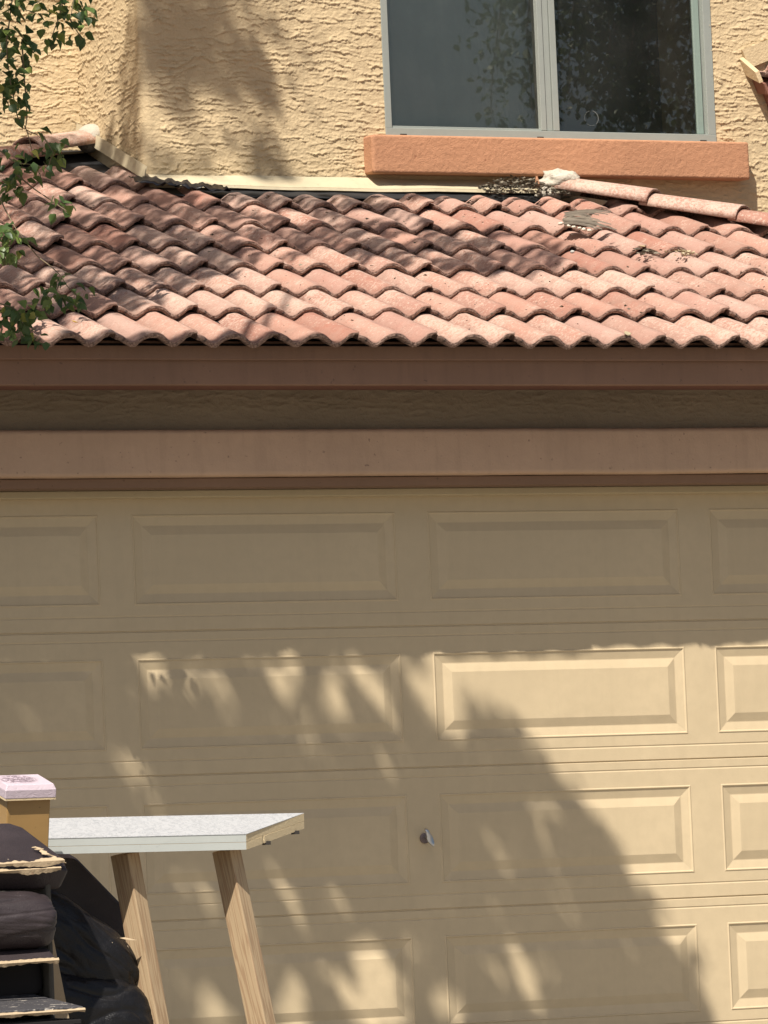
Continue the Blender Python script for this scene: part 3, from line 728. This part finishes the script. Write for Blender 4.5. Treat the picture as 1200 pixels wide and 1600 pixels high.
ptop=P3(-3.432,-5.165,.905)
obox('post_shaft',ptop-pax*.62,px_,py_,pax,.0585,.056,.62,PO,M_post,.003)
cx_=ptop+pax*.012
hull('post_cap',[cx_+px_*a_*.069+py_*b_*.068+pax*h for a_ in (-1,1) for b_ in (-1,1) for h in (-.012,.010)]+[cx_+px_*a_*.063+py_*b_*.061+pax*.024 for a_ in (-1,1) for b_ in (-1,1)],PO,M_pink,.002)
obox('cap_underside',cx_-pax*.0145,px_,py_,pax,.0685,.0675,.0022,PO,M_chip)
WB=obox('white_board',(-3.60,-5.0,.55),P3(1,0,0),P3(0,1,.1).normalized(),P3(0,-.1,1).normalized(),.093,.008,.32,None,M_lamedge,.002); tagm(WB,'edge of a white board standing behind the tan wooden post','board')
# --- leather
def leather(name,base,rough,spec=.5):
    s=N(mat(name)); v=s.coord(); c=s.mix(base,tuple(x*1.7 for x in base),s.ramp(s.noise(v,7,5,.6),[(.4,0.),(.7,.7)]))
    c=s.mix(c,(.42,.33,.24),s.ramp(s.noise(v,48,3,.6),[(.735,0.),(.75,.8)]))
    nb=s.bump(s.noise(v,230,3,.6),.0012); nb=s.bump(s.noise(v,9,2,.5,.6),.006,1,nb); s.b.inputs['Specular IOR Level'].default_value=spec; return s.out(c,rough,nb)
M_lea=leather('dark_brown_leather',(.027,.020,.021),.48,.4); M_leb=leather('black_leather',(.007,.0065,.007),.38,.32)
M_bare=painted('torn_backing',(.46,.35,.22),.2,.9,120,.002,True,(.25,.15,.09))
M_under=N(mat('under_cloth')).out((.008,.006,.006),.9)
def cushion(name,c,ax,ay,az,hx,hy,hz,parent,m,pw=3.2,puff=.0,seed=0,wr=.004,n=26,cyl=False,fold=0.):
    """rounded box (superellipsoid) with soft wrinkles"""
    bm=bmesh.new(); bmesh.ops.create_cube(bm,size=2); bmesh.ops.subdivide_edges(bm,edges=bm.edges,cuts=n,use_grid_fill=True)
    off=parent.location if parent else Vector((0,0,0))
    for v_ in bm.verts:
        p=v_.co; L=(abs(p.x)**7+(p.y**2+p.z**2)**3.5)**(1/7) if cyl else (abs(p.x)**pw+abs(p.y)**pw+abs(p.z)**pw)**(1/pw); p=p/L
        w=noise.fractal(Vector((p.x*1.6*hx/.1,p.y*1.6*hy/.1,p.z*3.2*hz/.1))*.55+Vector((seed,seed,0)),1,2.1,4)
        if fold:
            k_=noise.noise(Vector((p.x*.8+p.z*.5,p.y*.6,p.z*1.5-p.x*.8+seed))); k2=noise.noise(Vector((p.x*1.2-p.z*.6,p.y*.6,p.z*4.2+p.x*2.2+seed)))
            w-=(fold*max(0,1-abs(k_)*6)**2+fold*.6*max(0,1-abs(k2)*5)**2*(.5+p.x*.5))/max(wr,1e-6)
        q=Vector(c)+ax*p.x*hx+ay*p.y*hy+az*p.z*hz; q+=(ax*p.x+ay*p.y+az*p.z).normalized()*w*wr; v_.co=q-off
    me=bpy.data.meshes.new(name); bm.to_mesh(me); bm.free(); return link(name,me,parent,[m],True)
def ragged(name,A,B,w0,w1,nrm_,parent,m,seed,n=60,th=.003,jag=.5,bow=0):
    n=max(n,260) if n>60 else n; th=.0015
    """torn strip from A to B, hanging along direction w"""
    V=[];F=[];A=Vector(A);B=Vector(B)
    for i in range(n+1):
        t=i/n; p=A.lerp(B,t)+nrm_*.004+Vector((0,0,bow*math.sin(math.pi*t)))
        fb=lambda q_: 1.2*noise.noise(Vector((t*6,seed,q_)))+.55*noise.noise(Vector((t*24,seed,q_+3)))+.25*noise.noise(Vector((t*75,seed,q_+5)))
        up_=max(.02,.42+jag*1.1*fb(0)); dn_=max(.02,.42+jag*1.1*fb(7))
        V+= [p+w0*up_,p+nrm_*.004,p+w1*dn_]
    for i in range(n):
        for j in range(2): F.append((i*3+j,i*3+j+1,(i+1)*3+j+1,(i+1)*3+j))
    o=pm(name,V,F,parent,m,False); sd=o.modifiers.new('s','SOLIDIFY'); sd.thickness=th; sd.offset=1; return o
RC=thing('recliner','torn dark brown leather recliner lying on its back with peeling cream edges','armchair',(-3.75,-5.5,gz(-5.5)))
X_,Y_,Z_=P3(1,0,0),P3(0,1,0),P3(0,0,1)
# footing block under everything so it stands on the ground
box('frame',-4.35,-3.56,-5.48,-5.0,gz(-5.5),.50,RC,M_under,.02)
# headrest block: sloping lit top face, dark front
hull('headrest',[P3(x,y,z_) for x,y,z_ in [(-4.35,-5.34,.835),(-3.53,-5.34,.828),(-3.500,-5.36,.815),(-3.455,-5.52,.735),(-3.462,-5.585,.700),(-3.52,-5.595,.708),(-4.35,-5.600,.722),(-4.35,-5.56,.655),(-3.475,-5.55,.655),(-3.462,-5.50,.655),(-4.35,-5.32,.655),(-3.47,-5.32,.655)]],RC,M_lea,.007,3)
ragged('torn_edge',(-4.3,-5.606,.702),(-3.475,-5.592,.722),P3(0,.030,.013),P3(0,.0,-.012),P3(0,-.7,.3),RC,M_bare,1,130,.002,.9)
ragged('torn_edge',(-4.3,-5.603,.690),(-3.485,-5.590,.706),P3(0,.0,.006),P3(0,.0,-.012),P3(0,-1,.0),RC,M_bare,5,130,.002,.9)
ragged('torn_patch',(-3.520,-5.50,.758),(-3.470,-5.575,.716),P3(-.022,-.004,.002),P3(.012,-.004,.0),P3(.1,-.7,.6),RC,M_bare,8,30,.002,1.0)
cushion('roll_cushion',(-3.94,-5.56,.577),X_,Y_,Z_,.435,.085,.078,RC,M_lea,2.9,0,1.3,.005,50,True,.004)
# piping crease on roll end
cushion('seat_cushion',(-3.94,-5.50,.440),X_,Y_,Z_,.420,.045,.060,RC,M_under,6,0,2.3,.002)
hull('seat_edge',[P3(x,y,z_) for x,y,z_ in [(-4.3,-5.64,.475),(-3.53,-5.635,.478),(-3.515,-5.62,.482),(-4.3,-5.60,.508),(-3.525,-5.59,.508),(-3.515,-5.50,.50),(-4.3,-5.5,.50)]],RC,M_lea,.008,3)
ragged('torn_edge',(-4.3,-5.646,.462),(-3.518,-5.642,.478),P3(0,0,.013),P3(0,0,-.016),P3(0,-1,.0),RC,M_bare,14,130,.006,.55)
box('side_panel',-3.515,-3.500,-5.56,-5.10,gz(-5.4),.70,RC,painted('side_cloth',(.075,.068,.055),.2,.9,60,.002),.006)
s=N(mat('cracked_vinyl')); v=s.coord(); M_crack=s.out(s.mix((.055,.052,.055),(.50,.45,.38),s.ramp(s.noise(s.coord((1,3,1)),26,5,.7,1.5),[(.60,0.),(.63,.9)])),.5,s.bump(s.noise(v,40,5,.7),.006))
hull('footrest',[P3(x,y,z_) for x,y,z_ in [(-4.35,-5.72,.355),(-3.478,-5.71,.362),(-3.478,-5.71,.350),(-4.35,-5.72,.335),(-3.56,-5.50,.402),(-4.35,-5.50,.402),(-3.56,-5.50,.37),(-4.35,-5.50,.37)]],RC,M_crack,.004)
ragged('torn_edge',(-4.3,-5.726,.340),(-3.480,-5.716,.354),P3(0,0,.008),P3(0,0,-.013),P3(0,-1,.0),RC,M_bare,21,130,.003,.6)
box('footrest_underside',-4.35,-3.482,-5.70,-5.50,gz(-5.6),.332,RC,M_under,.004)
# sofa back leaning behind
SF=thing('leather_sofa','black leather sofa back tipped over behind the timber table legs','sofa',(-3.2,-4.75,gz(-4.75)))
hull('back_panel',[P3(*p) for p in [(-3.75,-4.62,.93),(-3.245,-4.62,.80),(-3.130,-4.62,.735),(-3.075,-4.62,.680),(-2.965,-4.62,.560),(-2.955,-4.62,.46),(-3.0,-4.62,gz(-4.6)),(-3.75,-4.62,gz(-4.6)),(-3.75,-4.76,.93),(-3.245,-4.76,.80),(-3.142,-4.76,.735),(-3.090,-4.76,.680),(-2.98,-4.76,.565),(-2.97,-4.76,.46),(-3.02,-4.76,gz(-4.76)),(-3.75,-4.76,gz(-4.76))]],SF,M_lea,.012,3)
ax_=P3(.80,-.05,-.60).normalized(); az2=P3(.60,-.12,.79).normalized(); ay2=az2.cross(ax_).normalized()
cushion('arm_cushion',(-3.215,-4.83,.485),ax_,ay2,az2,.215,.10,.125,SF,M_leb,3.0,0,4.1,.007,60,False,.0055)
cushion('lower_cushion',(-3.20,-4.86,.285),P3(.97,0,-.22),Y_,P3(.22,0,.97),.205,.105,.150,SF,M_leb,3.4,0,7.7,.008,60,False,.006)
box('base',-3.7,-3.03,-4.9,-4.63,gz(-4.8),.14,SF,M_under,.02)
hull('tear_flap',[P3(*p) for p in [(-3.10,-4.945,.520),(-3.088,-4.95,.516),(-3.075,-4.952,.512),(-3.055,-4.955,.512),(-3.07,-4.945,.517),(-3.085,-4.945,.521)]],SF,M_bare)
o=hull('pale_plank',[P3(*p) for p in [(-3.345,-5.02,.56),(-3.315,-5.02,.56),(-3.36,-5.0,.56),(-3.22,-5.02,.0),(-3.36,-5.02,.0),(-3.36,-4.995,gz(-5)+.01),(-3.20,-5.02,gz(-5)+.01),(-3.20,-4.995,gz(-5)+.01),(-3.33,-4.995,.56)]],None,M_bare,.002); tagm(o,'pale wedge of bare wood between the recliner and the black sofa','plank')

# ================================================================= TREES
s=N(mat('leaf_green')); oi=s.n('ObjectInfo'); v=s.coord()
c=s.ramp(oi.outputs['Random'],[(0.,(.038,.075,.024)),(.4,(.085,.145,.040)),(.8,(.15,.215,.060)),(.93,(.22,.30,.07)),(1.,(.45,.42,.10))])
c=s.mix(c,(.10,.17,.05),s.ramp(s.noise(v,60,2),[(.5,0.),(.8,.5)]))
tl=s.n('BsdfTranslucent'); s.l(c,tl.inputs['Color']); mx=s.n('MixShader'); mx.inputs[0].default_value=.42; s.out(c,.42); s.l(s.b.outputs[0],mx.inputs[1]); s.l(tl.outputs[0],mx.inputs[2]); s.l(mx.outputs[0],s.t.nodes['Material Output'].inputs['Surface']); M_leaf=s.m
s=N(mat('crown_leaves')); v=s.coord(); c=s.mix((.045,.085,.026),(.10,.16,.048),s.noise(v,14,3,.7))
tl=s.n('BsdfTranslucent'); s.l(c,tl.inputs['Color']); mx=s.n('MixShader'); mx.inputs[0].default_value=.3; s.out(c,.5); s.l(s.b.outputs[0],mx.inputs[1]); s.l(tl.outputs[0],mx.inputs[2]); s.l(mx.outputs[0],s.t.nodes['Material Output'].inputs['Surface']); M_crown=s.m
s=N(mat('bark')); v=s.coord((1,1,.2)); M_bark=s.out(s.mix((.10,.075,.055),(.24,.19,.14),s.noise(v,30,5,.7)),.9,s.bump(s.noise(v,40,4,.7),.01))
M_twg=painted('green_twig',(.20,.15,.085),.2,.7,60,.0005,False)
def tube(pts,rs,n=6):
    V=[];F=[]
    for i,p in enumerate(pts):
        d=(pts[min(i+1,len(pts)-1)]-pts[max(i-1,0)]).normalized(); a_=d.orthogonal().normalized(); b_=d.cross(a_)
        for k in range(n): an=2*math.pi*k/n; V.append(p+(a_*math.cos(an)+b_*math.sin(an))*rs[i])
    for i in range(len(pts)-1):
        for k in range(n): F.append((i*n+k,i*n+(k+1)%n,(i+1)*n+(k+1)%n,(i+1)*n+k))
    return V,F
def limb(name,P,r0,r1,parent,m,n=7,wob_=.0,seed=0):
    P=[Vector(p) for p in P]; pts=[]
    for i in range(len(P)-1):
        for j in range(5):
            p=P[i].lerp(P[i+1],j/5); pts.append(p+Vector((noise.noise(Vector((i+j/5,seed,0))),noise.noise(Vector((i+j/5,seed,5))),noise.noise(Vector((i+j/5,seed,9)))))*wob_)
    pts.append(P[-1]); rs=[r0+(r1-r0)*i/(len(pts)-1) for i in range(len(pts))]
    V,F=tube(pts,rs,n); return pm(name,V,F,parent,m,True)
LEAF=[(0,0,0),(.10,-.20,.03),(.30,-.40,.05),(.55,-.40,.04),(.80,-.20,0),(1.06,0,-.05),(.80,.20,0),(.55,.40,.04),(.30,.40,.05),(.10,.20,.03),(.30,0,-.01),(.60,0,-.02)]
LEAFF=[(0,1,10),(1,2,10),(2,3,11,10),(3,4,11),(4,5,11),(5,6,11),(6,7,11),(7,8,10,11),(8,9,10),(9,0,10)]
def leafmesh(k):
    rd_=random.Random(k); c_=rd_.uniform(-.25,.25); f_=rd_.uniform(.1,.5)
    me=bpy.data.meshes.new('leaf'); me.from_pydata([(x*.046,y*.046*rd_.uniform(.88,1.05),(z_+abs(y)*f_-c_*x*x)*.046) for x,y,z_ in LEAF],[],LEAFF); me.update(); me.materials.append(M_leaf); me.polygons.foreach_set('use_smooth',[True]*len(LEAFF)); return me
LM=[leafmesh(k) for k in range(7)]
CL= [[-1.517, -0.45, 3.815, 34, 0.086, 0.066], [-1.639, -0.45, 3.816, 16, 0.101, 0.056], [-1.749, -0.45, 3.801, 20, 0.056, 0.076], [-1.742, -0.45, 3.685, 26, 0.056, 0.081], [-1.668, -0.45, 3.71, 8, 0.041, 0.051], [-1.582, -0.45, 3.713, 7, 0.046, 0.03], [-1.477, -0.45, 3.722, 3, 0.02, 0.02], [-1.766, -0.45, 3.568, 22, 0.046, 0.071], [-1.71, -0.45, 3.558, 8, 0.035, 0.056], [-1.695, -0.45, 3.628, 6, 0.035, 0.035], [-1.769, -0.45, 3.487, 10, 0.035, 0.035], [-1.706, -0.45, 3.477, 5, 0.025, 0.025], [-1.732, -0.45, 3.43, 4, 0.023, 0.02], [-1.651, -0.45, 3.38, 3, 0.02, 0.015], [-1.598, -0.45, 3.309, 12, 0.041, 0.035], [-1.746, -0.45, 3.267, 14, 0.061, 0.056], [-1.736, -0.45, 3.198, 8, 0.046, 0.025], [-1.691, -0.45, 3.234, 4, 0.025, 0.02], [-1.622, -0.45, 3.253, 6, 0.03, 0.03], [-1.785, -0.45, 3.174, 8, 0.035, 0.03], [-1.737, -0.45, 3.163, 6, 0.03, 0.035], [-1.659, -0.6, 3.093, 6, 0.046, 0.025], [-1.612, -0.6, 3.075, 4, 0.025, 0.023], [-1.825, -0.6, 2.98, 16, 0.051, 0.035], [-1.834, -0.6, 2.916, 14, 0.041, 0.03], [-1.717, -0.8, 2.796, 6, 0.03, 0.018], [-1.76, -0.8, 2.728, 12, 0.046, 0.03], [-1.659, -0.8, 2.746, 8, 0.041, 0.035], [-1.696, -0.8, 2.717, 6, 0.035, 0.03], [-1.797, -0.8, 2.755, 4, 0.02, 0.025], [-1.899, -0.8, 2.693, 14, 0.061, 0.035], [-1.853, -0.8, 2.659, 14, 0.061, 0.035], [-1.879, -0.8, 2.614, 14, 0.066, 0.035], [-1.821, -0.8, 2.58, 8, 0.035, 0.02], [-1.93, -0.8, 2.625, 8, 0.03, 0.041]]
TW= [[[-1.411, -0.45, 4.01], [-1.495, -0.45, 3.89], [-1.518, -0.45, 3.796]], [[-1.681, -0.45, 4.001], [-1.734, -0.45, 3.883], [-1.765, -0.45, 3.719], [-1.761, -0.45, 3.557], [-1.727, -0.45, 3.43], [-1.693, -0.45, 3.384], [-1.683, -0.45, 3.315]], [[-1.539, -0.45, 3.889], [-1.594, -0.45, 3.724]], [[-1.518, -0.45, 3.796], [-1.477, -0.45, 3.722]], [[-1.704, -0.45, 3.721], [-1.701, -0.45, 3.489], [-1.709, -0.45, 3.396], [-1.652, -0.45, 3.362]], [[-1.875, -0.45, 3.369], [-1.746, -0.45, 3.267], [-1.622, -0.45, 3.253]], [[-1.746, -0.45, 3.267], [-1.732, -0.45, 3.187]], [[-1.652, -0.45, 3.374], [-1.598, -0.45, 3.309], [-1.622, -0.45, 3.253]], [[-1.88, -0.45, 3.23], [-1.811, -0.45, 3.139], [-1.807, -0.6, 3.004], [-1.726, -0.6, 2.913], [-1.716, -0.8, 2.814], [-1.659, -0.8, 2.746]], [[-1.747, -0.45, 3.221], [-1.641, -0.45, 3.153], [-1.612, -0.6, 3.075]], [[-1.716, -0.8, 2.814], [-1.76, -0.8, 2.728]], [[-1.962, -0.6, 3.025], [-1.825, -0.6, 2.969], [-1.834, -0.6, 2.916]], [[-2.039, -0.8, 2.748], [-1.899, -0.8, 2.704], [-1.842, -0.8, 2.648], [-1.821, -0.8, 2.576]], [[-1.899, -0.8, 2.704], [-1.879, -0.8, 2.614]]]

TR=thing('shade_tree','leafy tree at the left edge with thin branches hanging over the tile roof','tree',(-6.3,-3.9,gz(-3.9)))
def rel(p): return Vector(p)-TR.location
limb('trunk',[(-6.3,-3.9,gz(-3.9)),(-6.25,-3.85,1.5),(-6.0,-3.8,3.2),(-5.6,-3.6,4.8),(-5.0,-3.5,6.6)],.19,.09,TR,M_bark,10,.12,1)
LB=[[(-6.0,-3.8,3.2),(-4.6,-3.3,4.7),(-3.2,-2.9,5.5),(-2.2,-3.0,5.7)],[(-5.6,-3.6,4.8),(-4.0,-3.3,6.0),(-3.2,-3.1,7.0),(-3.0,-2.8,8.0)],[(-4.6,-3.3,4.7),(-3.5,-1.8,5.2),(-2.6,-.9,5.2),(-2.2,-.5,4.5)],[(-5.0,-3.5,6.6),(-4.0,-2.4,7.6),(-2.5,-1.2,8.0)],[(-3.2,-2.9,5.5),(-2.6,-3.1,5.2),(-2.0,-3.3,5.0)],[(-2.6,-.9,5.2),(-2.35,-.45,4.6),(-2.2,-.45,3.95)]]
for i,l_ in enumerate(LB): limb('limb',l_,.06 if i<4 else .02,.012,TR,M_bark,7,.12,i+3)
for l_ in TW: limb('twig',l_,.0032,.0016,TR,M_twg,5,.012,len(l_)+l_[0][0])
for a_,b_ in ((( -2.2,-.45,3.95),TW[0][0]),((-2.2,-.45,3.95),TW[1][0]),((-2.2,-.45,3.95),TW[2][0]),((-2.35,-.45,4.6),(-2.45,-.45,3.6)),((-2.45,-.45,3.6),TW[5][0]),((-2.45,-.45,3.6),TW[8][0]),(TW[8][0],TW[11][0]),(TW[11][0],TW[12][0])): limb('twig',[a_,b_],.005,.003,TR,M_twg,5,.02,a_[0]+b_[2])
nl=0; extra=[]
rd=random.Random(21)
def leafrot(rd_):
    # hanging leaves: tip mostly down, faces turned every way
    return (Matrix.Rotation(rd_.uniform(0,6.283),3,'Z')@Matrix.Rotation(rd_.uniform(.05,1.3),3,'Y')@Matrix.Rotation(rd_.uniform(-1.1,1.1),3,'X'))
for cx_,cy_,cz_,n_,ru,rv in CL:
    for _ in range(int(n_*1.35+.5)):
        a_=rd.uniform(0,6.283); q=math.sqrt(rd.random())
        p=Vector((cx_+ru*q*math.cos(a_),cy_+rd.uniform(-.07,.07),cz_+rv*q*math.sin(a_)+.01)); sc_=rd.uniform(.62,1.12)
        if rd.random()<.64 and nl<300:
            o=link('leaf',rd.choice(LM),TR); m=leafrot(rd).to_4x4(); m=m@Matrix.Scale(sc_,4); m.translation=rel(p); o.matrix_local=m; nl+=1
        else: extra.append((p,leafrot(rd),sc_*.042))
def leafcloud(name,items,parent,m):
    n_=len(items); L=np.array([(0,0,0),(.35,-.38,.05),(.8,-.2,.02),(1.05,0,-.05),(.8,.2,.02),(.35,.38,.05)])
    V=np.zeros((n_,6,3),np.float32); off=np.array(parent.location)
    for i,(p,r_,sc_) in enumerate(items): V[i]=(L*sc_)@np.array(r_).T+np.array(p)-off
    F=(np.arange(n_)[:,None,None]*6+np.array([[0,1,2,3],[0,3,4,5]])[None]).reshape(-1,4)
    me=bpy.data.meshes.new(name); me.vertices.add(n_*6); me.vertices.foreach_set('co',V.ravel()); me.loops.add(len(F)*4); me.loops.foreach_set('vertex_index',F.ravel().astype(np.int32)); me.polygons.add(len(F)); me.polygons.foreach_set('loop_start',(np.arange(len(F))*4).astype(np.int32)); me.polygons.foreach_set('loop_total',np.full(len(F),4,np.int32)); me.update(calc_edges=True)
    o=link(name,me,parent,[m]); o['kind']='stuff'; return o
# crown: leaves added out of view along the sun's rays to shape the shade
DOOR=[[-2.6,1.60],[-0.092, 1.549], [-0.051, 1.403], [0.039, 1.256], [0.161, 1.301], [0.317, 1.224], [0.445, 1.099], [0.495, 1.025], [0.648, 0.849], [0.786, 0.624], [0.899, 0.449], [1.015, 0.297], [1.112, 0.048], [1.225, -0.154], [-2.6,-.15]]
HOLES=[[-1.1, 1.45, 0.12, 0.055], [-0.9, 1.45, 0.13, 0.05], [-0.62, 1.44, 0.115, 0.06], [-0.36, 1.45, 0.156, 0.05],[-.80,1.33,.05,.06],[-1.0,1.34,.04,.05],[-.55,1.22,.05,.03], [-0.47, 1.32, 0.156, 0.062], [-0.23, 1.37, 0.065, 0.099], [-0.68, 1.29, 0.052, 0.037], [-1.22, 1.39, 0.026, 0.054], [-1.01, 1.2, 0.042, 0.035], [-0.65, 0.65, 0.047, 0.074], [-0.78, 0.52, 0.065, 0.049], [-0.93, 0.62, 0.065, 0.049], [-1.06, 0.68, 0.052, 0.037], [-0.72, 0.85, 0.039, 0.049], [-0.58, 0.56, 0.047, 0.062], [-0.35, 0.36, 0.047, 0.123], [-0.26, 0.26, 0.091, 0.148], [-0.09, 0.54, 0.036, 0.054], [-0.02, 0.2, 0.065, 0.099], [-0.14, 0.44, 0.031, 0.049], [0.27, 0.74, 0.047, 0.059], [0.13, 0.88, 0.036, 0.049], [0.43, 0.81, 0.031, 0.069], [0.48, 0.64, 0.042, 0.059], [0.52, 0.51, 0.036, 0.064], [0.41, 0.93, 0.052, 0.03], [0.43, 0.32, 0.031, 0.062], [0.54, 0.25, 0.031, 0.054], [0.22, 0.28, 0.036, 0.059], [0.17, 0.38, 0.026, 0.044], [0.02, 0.59, 0.036, 0.049], [-0.64, 0.23, 0.104, 0.123], [-0.95, 0.24, 0.104, 0.123], [-0.47, 0.58, 0.031, 0.049], [-1.6, 1.34, 0.031, 0.035], [-1.38, 1.13, 0.026, 0.035]]
ROOF=[[-1.6,2.58], [-0.31, 2.39], [-0.4, 1.8], [0.88, 1.71], [0.57, 1.35], [0.67, 1.19], [1.03, 1.05], [0.94, 0.62], [0.75, 0.4], [0.33, 0.44], [0.12, 0.58], [-0.35, 0.62], [-0.74, 0.25], [-1.14, -0.13], [-1.49, -0.32], [-2.6,-.3],[-2.6,2.5]]
RH=[[0.11, 1.33, 0.038, 0.073], [0.37, 1.4, 0.054, 0.073], [0.62, 1.47, 0.054, 0.091], [-0.9, 1.71, 0.068, 0.109], [-0.69, 1.61, 0.038, 0.073], [-0.11, 0.68, 0.081, 0.073], [-0.29, 0.77, 0.068, 0.073], [-0.88, 0.54, 0.043, 0.073], [-0.68, 0.6, 0.038, 0.055], [0.34, 0.96, 0.043, 0.055], [0.42, 0.65, 0.043, 0.073], [-1.13, 0.24, 0.043, 0.064], [-1.37, 0.42, 0.041, 0.064], [0.74, 1.03, 0.068, 0.073]]
WALL=[[-0.343, 4.55], [-0.031, 4.40], [0.13, 4.103], [0.264, 3.877], [0.344, 3.73], [0.497, 3.584], [-0.374, 3.57]]
WALL2=[[0.047, 4.168], [0.147, 4.17], [0.223, 3.93], [0.15, 3.901]]
def inpoly(x,y,P):
    c=False; j=len(P)-1
    for i in range(len(P)):
        if (P[i][1]>y)!=(P[j][1]>y) and x<(P[j][0]-P[i][0])*(y-P[i][1])/(P[j][1]-P[i][1])+P[i][0]: c=not c
        j=i
    return c
SV=Vector((-.88,-1,1.77)); items=list(extra); rd=random.Random(5)
def clumps(poly,to3,n_,holes,hs,per,spread,kmin,kmax,nf,thr,lsz=.05,jit=.02):
    xs_=[p[0] for p in poly]; ys_=[p[1] for p in poly]; done=0; tries=0
    while done<n_ and tries<n_*40:
        tries+=1
        x=rd.uniform(min(xs_),max(xs_)); y=rd.uniform(min(ys_),max(ys_))
        if not inpoly(x+rd.gauss(0,jit),y+rd.gauss(0,jit),poly): continue
        if any(((x-h[0]+(y-h[1])*.35)/h[2]/hs)**2+((y-h[1])/h[3]/hs)**2<1 for h in holes): continue
        # streaky clumping, to streak the shade cast by the leaves
        if noise.noise(Vector(((x+y*.45)*nf,(y)*nf*.45,3.3)))<thr: continue
        k=rd.uniform(kmin,kmax); c0=to3(x,y)+SV*k; done+=1
        for _ in range(per):
            o_=Vector((rd.gauss(0,spread),rd.gauss(0,spread),rd.gauss(0,spread*1.1)))
            items.append((c0+o_,leafrot(rd),rd.uniform(.8,1.2)*lsz))
clumps(DOOR,lambda x,z_: Vector((x,0,z_)),8500,HOLES,1.12,2,.012,2.45,3.4,7,-.40,.055)
clumps(ROOF,lambda x,y: Vector((x,y,pz(y)+.03)),9500,RH,1.3,2,.010,1.7,2.9,7,-.32,.05,.012)
clumps(WALL,lambda x,z_: Vector((x,1.9,z_)),400,[],1,2,.035,2.4,4.2,6,-.08,.05,.12)
clumps(WALL2,lambda x,z_: Vector((x,1.9,z_)),40,[],1,2,.012,1.9,2.9,9,-.5,.05)
# side wall strands near the corner
clumps([(1.95,4.5),(2.12,4.5),(2.16,3.6),(1.95,3.6)],lambda y,z_: Vector((-.37,y,z_)),60,[],1,2,.012,1.9,2.9,9,-.1,.05)
# outer crown, away from the picture
for i in range(170):
    t=rd.random(); c0=Vector((rd.uniform(-8.2,-3.9),rd.uniform(-6.0,-2.0),rd.uniform(4.4,8.6))); sp=rd.uniform(.12,.3)
    if c0.x>-5 and c0.z>7.8: continue
    for _ in range(26): items.append((c0+Vector((rd.gauss(0,sp),rd.gauss(0,sp),rd.gauss(0,sp))),leafrot(rd),.055*rd.uniform(.8,1.2)))
leafcloud('crown',items,TR,M_crown)
# second tree, to the right of the frame: it is what the window mirrors
T2=thing('mirrored_tree','leafy tree standing outside the frame and mirrored in the window glass','tree',(7.6,-4.6,gz(-4.6)))
limb('trunk',[(7.6,-4.6,gz(-4.6)),(7.5,-4.5,2.5),(7.2,-4.2,4.6),(6.4,-3.9,6.8)],.16,.05,T2,M_bark,9,.15,4)
items=[]; rd=random.Random(11)
STR=[]
for i in range(34):
    x=3.4+2.0*rd.random()**.9; y=rd.uniform(-3.6,-2.6); zt_=rd.uniform(6.2,7.0); zb=rd.uniform(4.5,5.1)+max(0,(3.85-x))*1.6
    limb('branch',[(x,y,zt_),(x+.05,y,(zt_+zb)/2),(x+rd.uniform(-.1,.1),y,zb)],.010,.002,T2,M_bark,5,.08,i*3.1)
    nL=int((zt_-zb)*210)
    for _ in range(nL):
        z_=rd.uniform(zb-.05,zt_); items.append((Vector((x+rd.gauss(0,.075),y+rd.gauss(0,.09),z_)),leafrot(rd),.050*rd.uniform(.6,1.2)))
for i in range(5): limb('limb',[(7.2,-4.2,4.6+i*.3),(5.6,-3.7,6.6),(3.4+i*.4,-3.1,6.7)],.05,.01,T2,M_bark,6,.1,i+40)
for i in range(90):
    c0=Vector((rd.uniform(5.3,8.6),rd.uniform(-6,-3.4),rd.uniform(5.2,8.6))); sp=.2
    for _ in range(24): items.append((c0+Vector((rd.gauss(0,sp),rd.gauss(0,sp),rd.gauss(0,sp))),leafrot(rd),.06))
leafcloud('crown',items,T2,M_crown)
print('tiles',nt_,'leaves',nl)
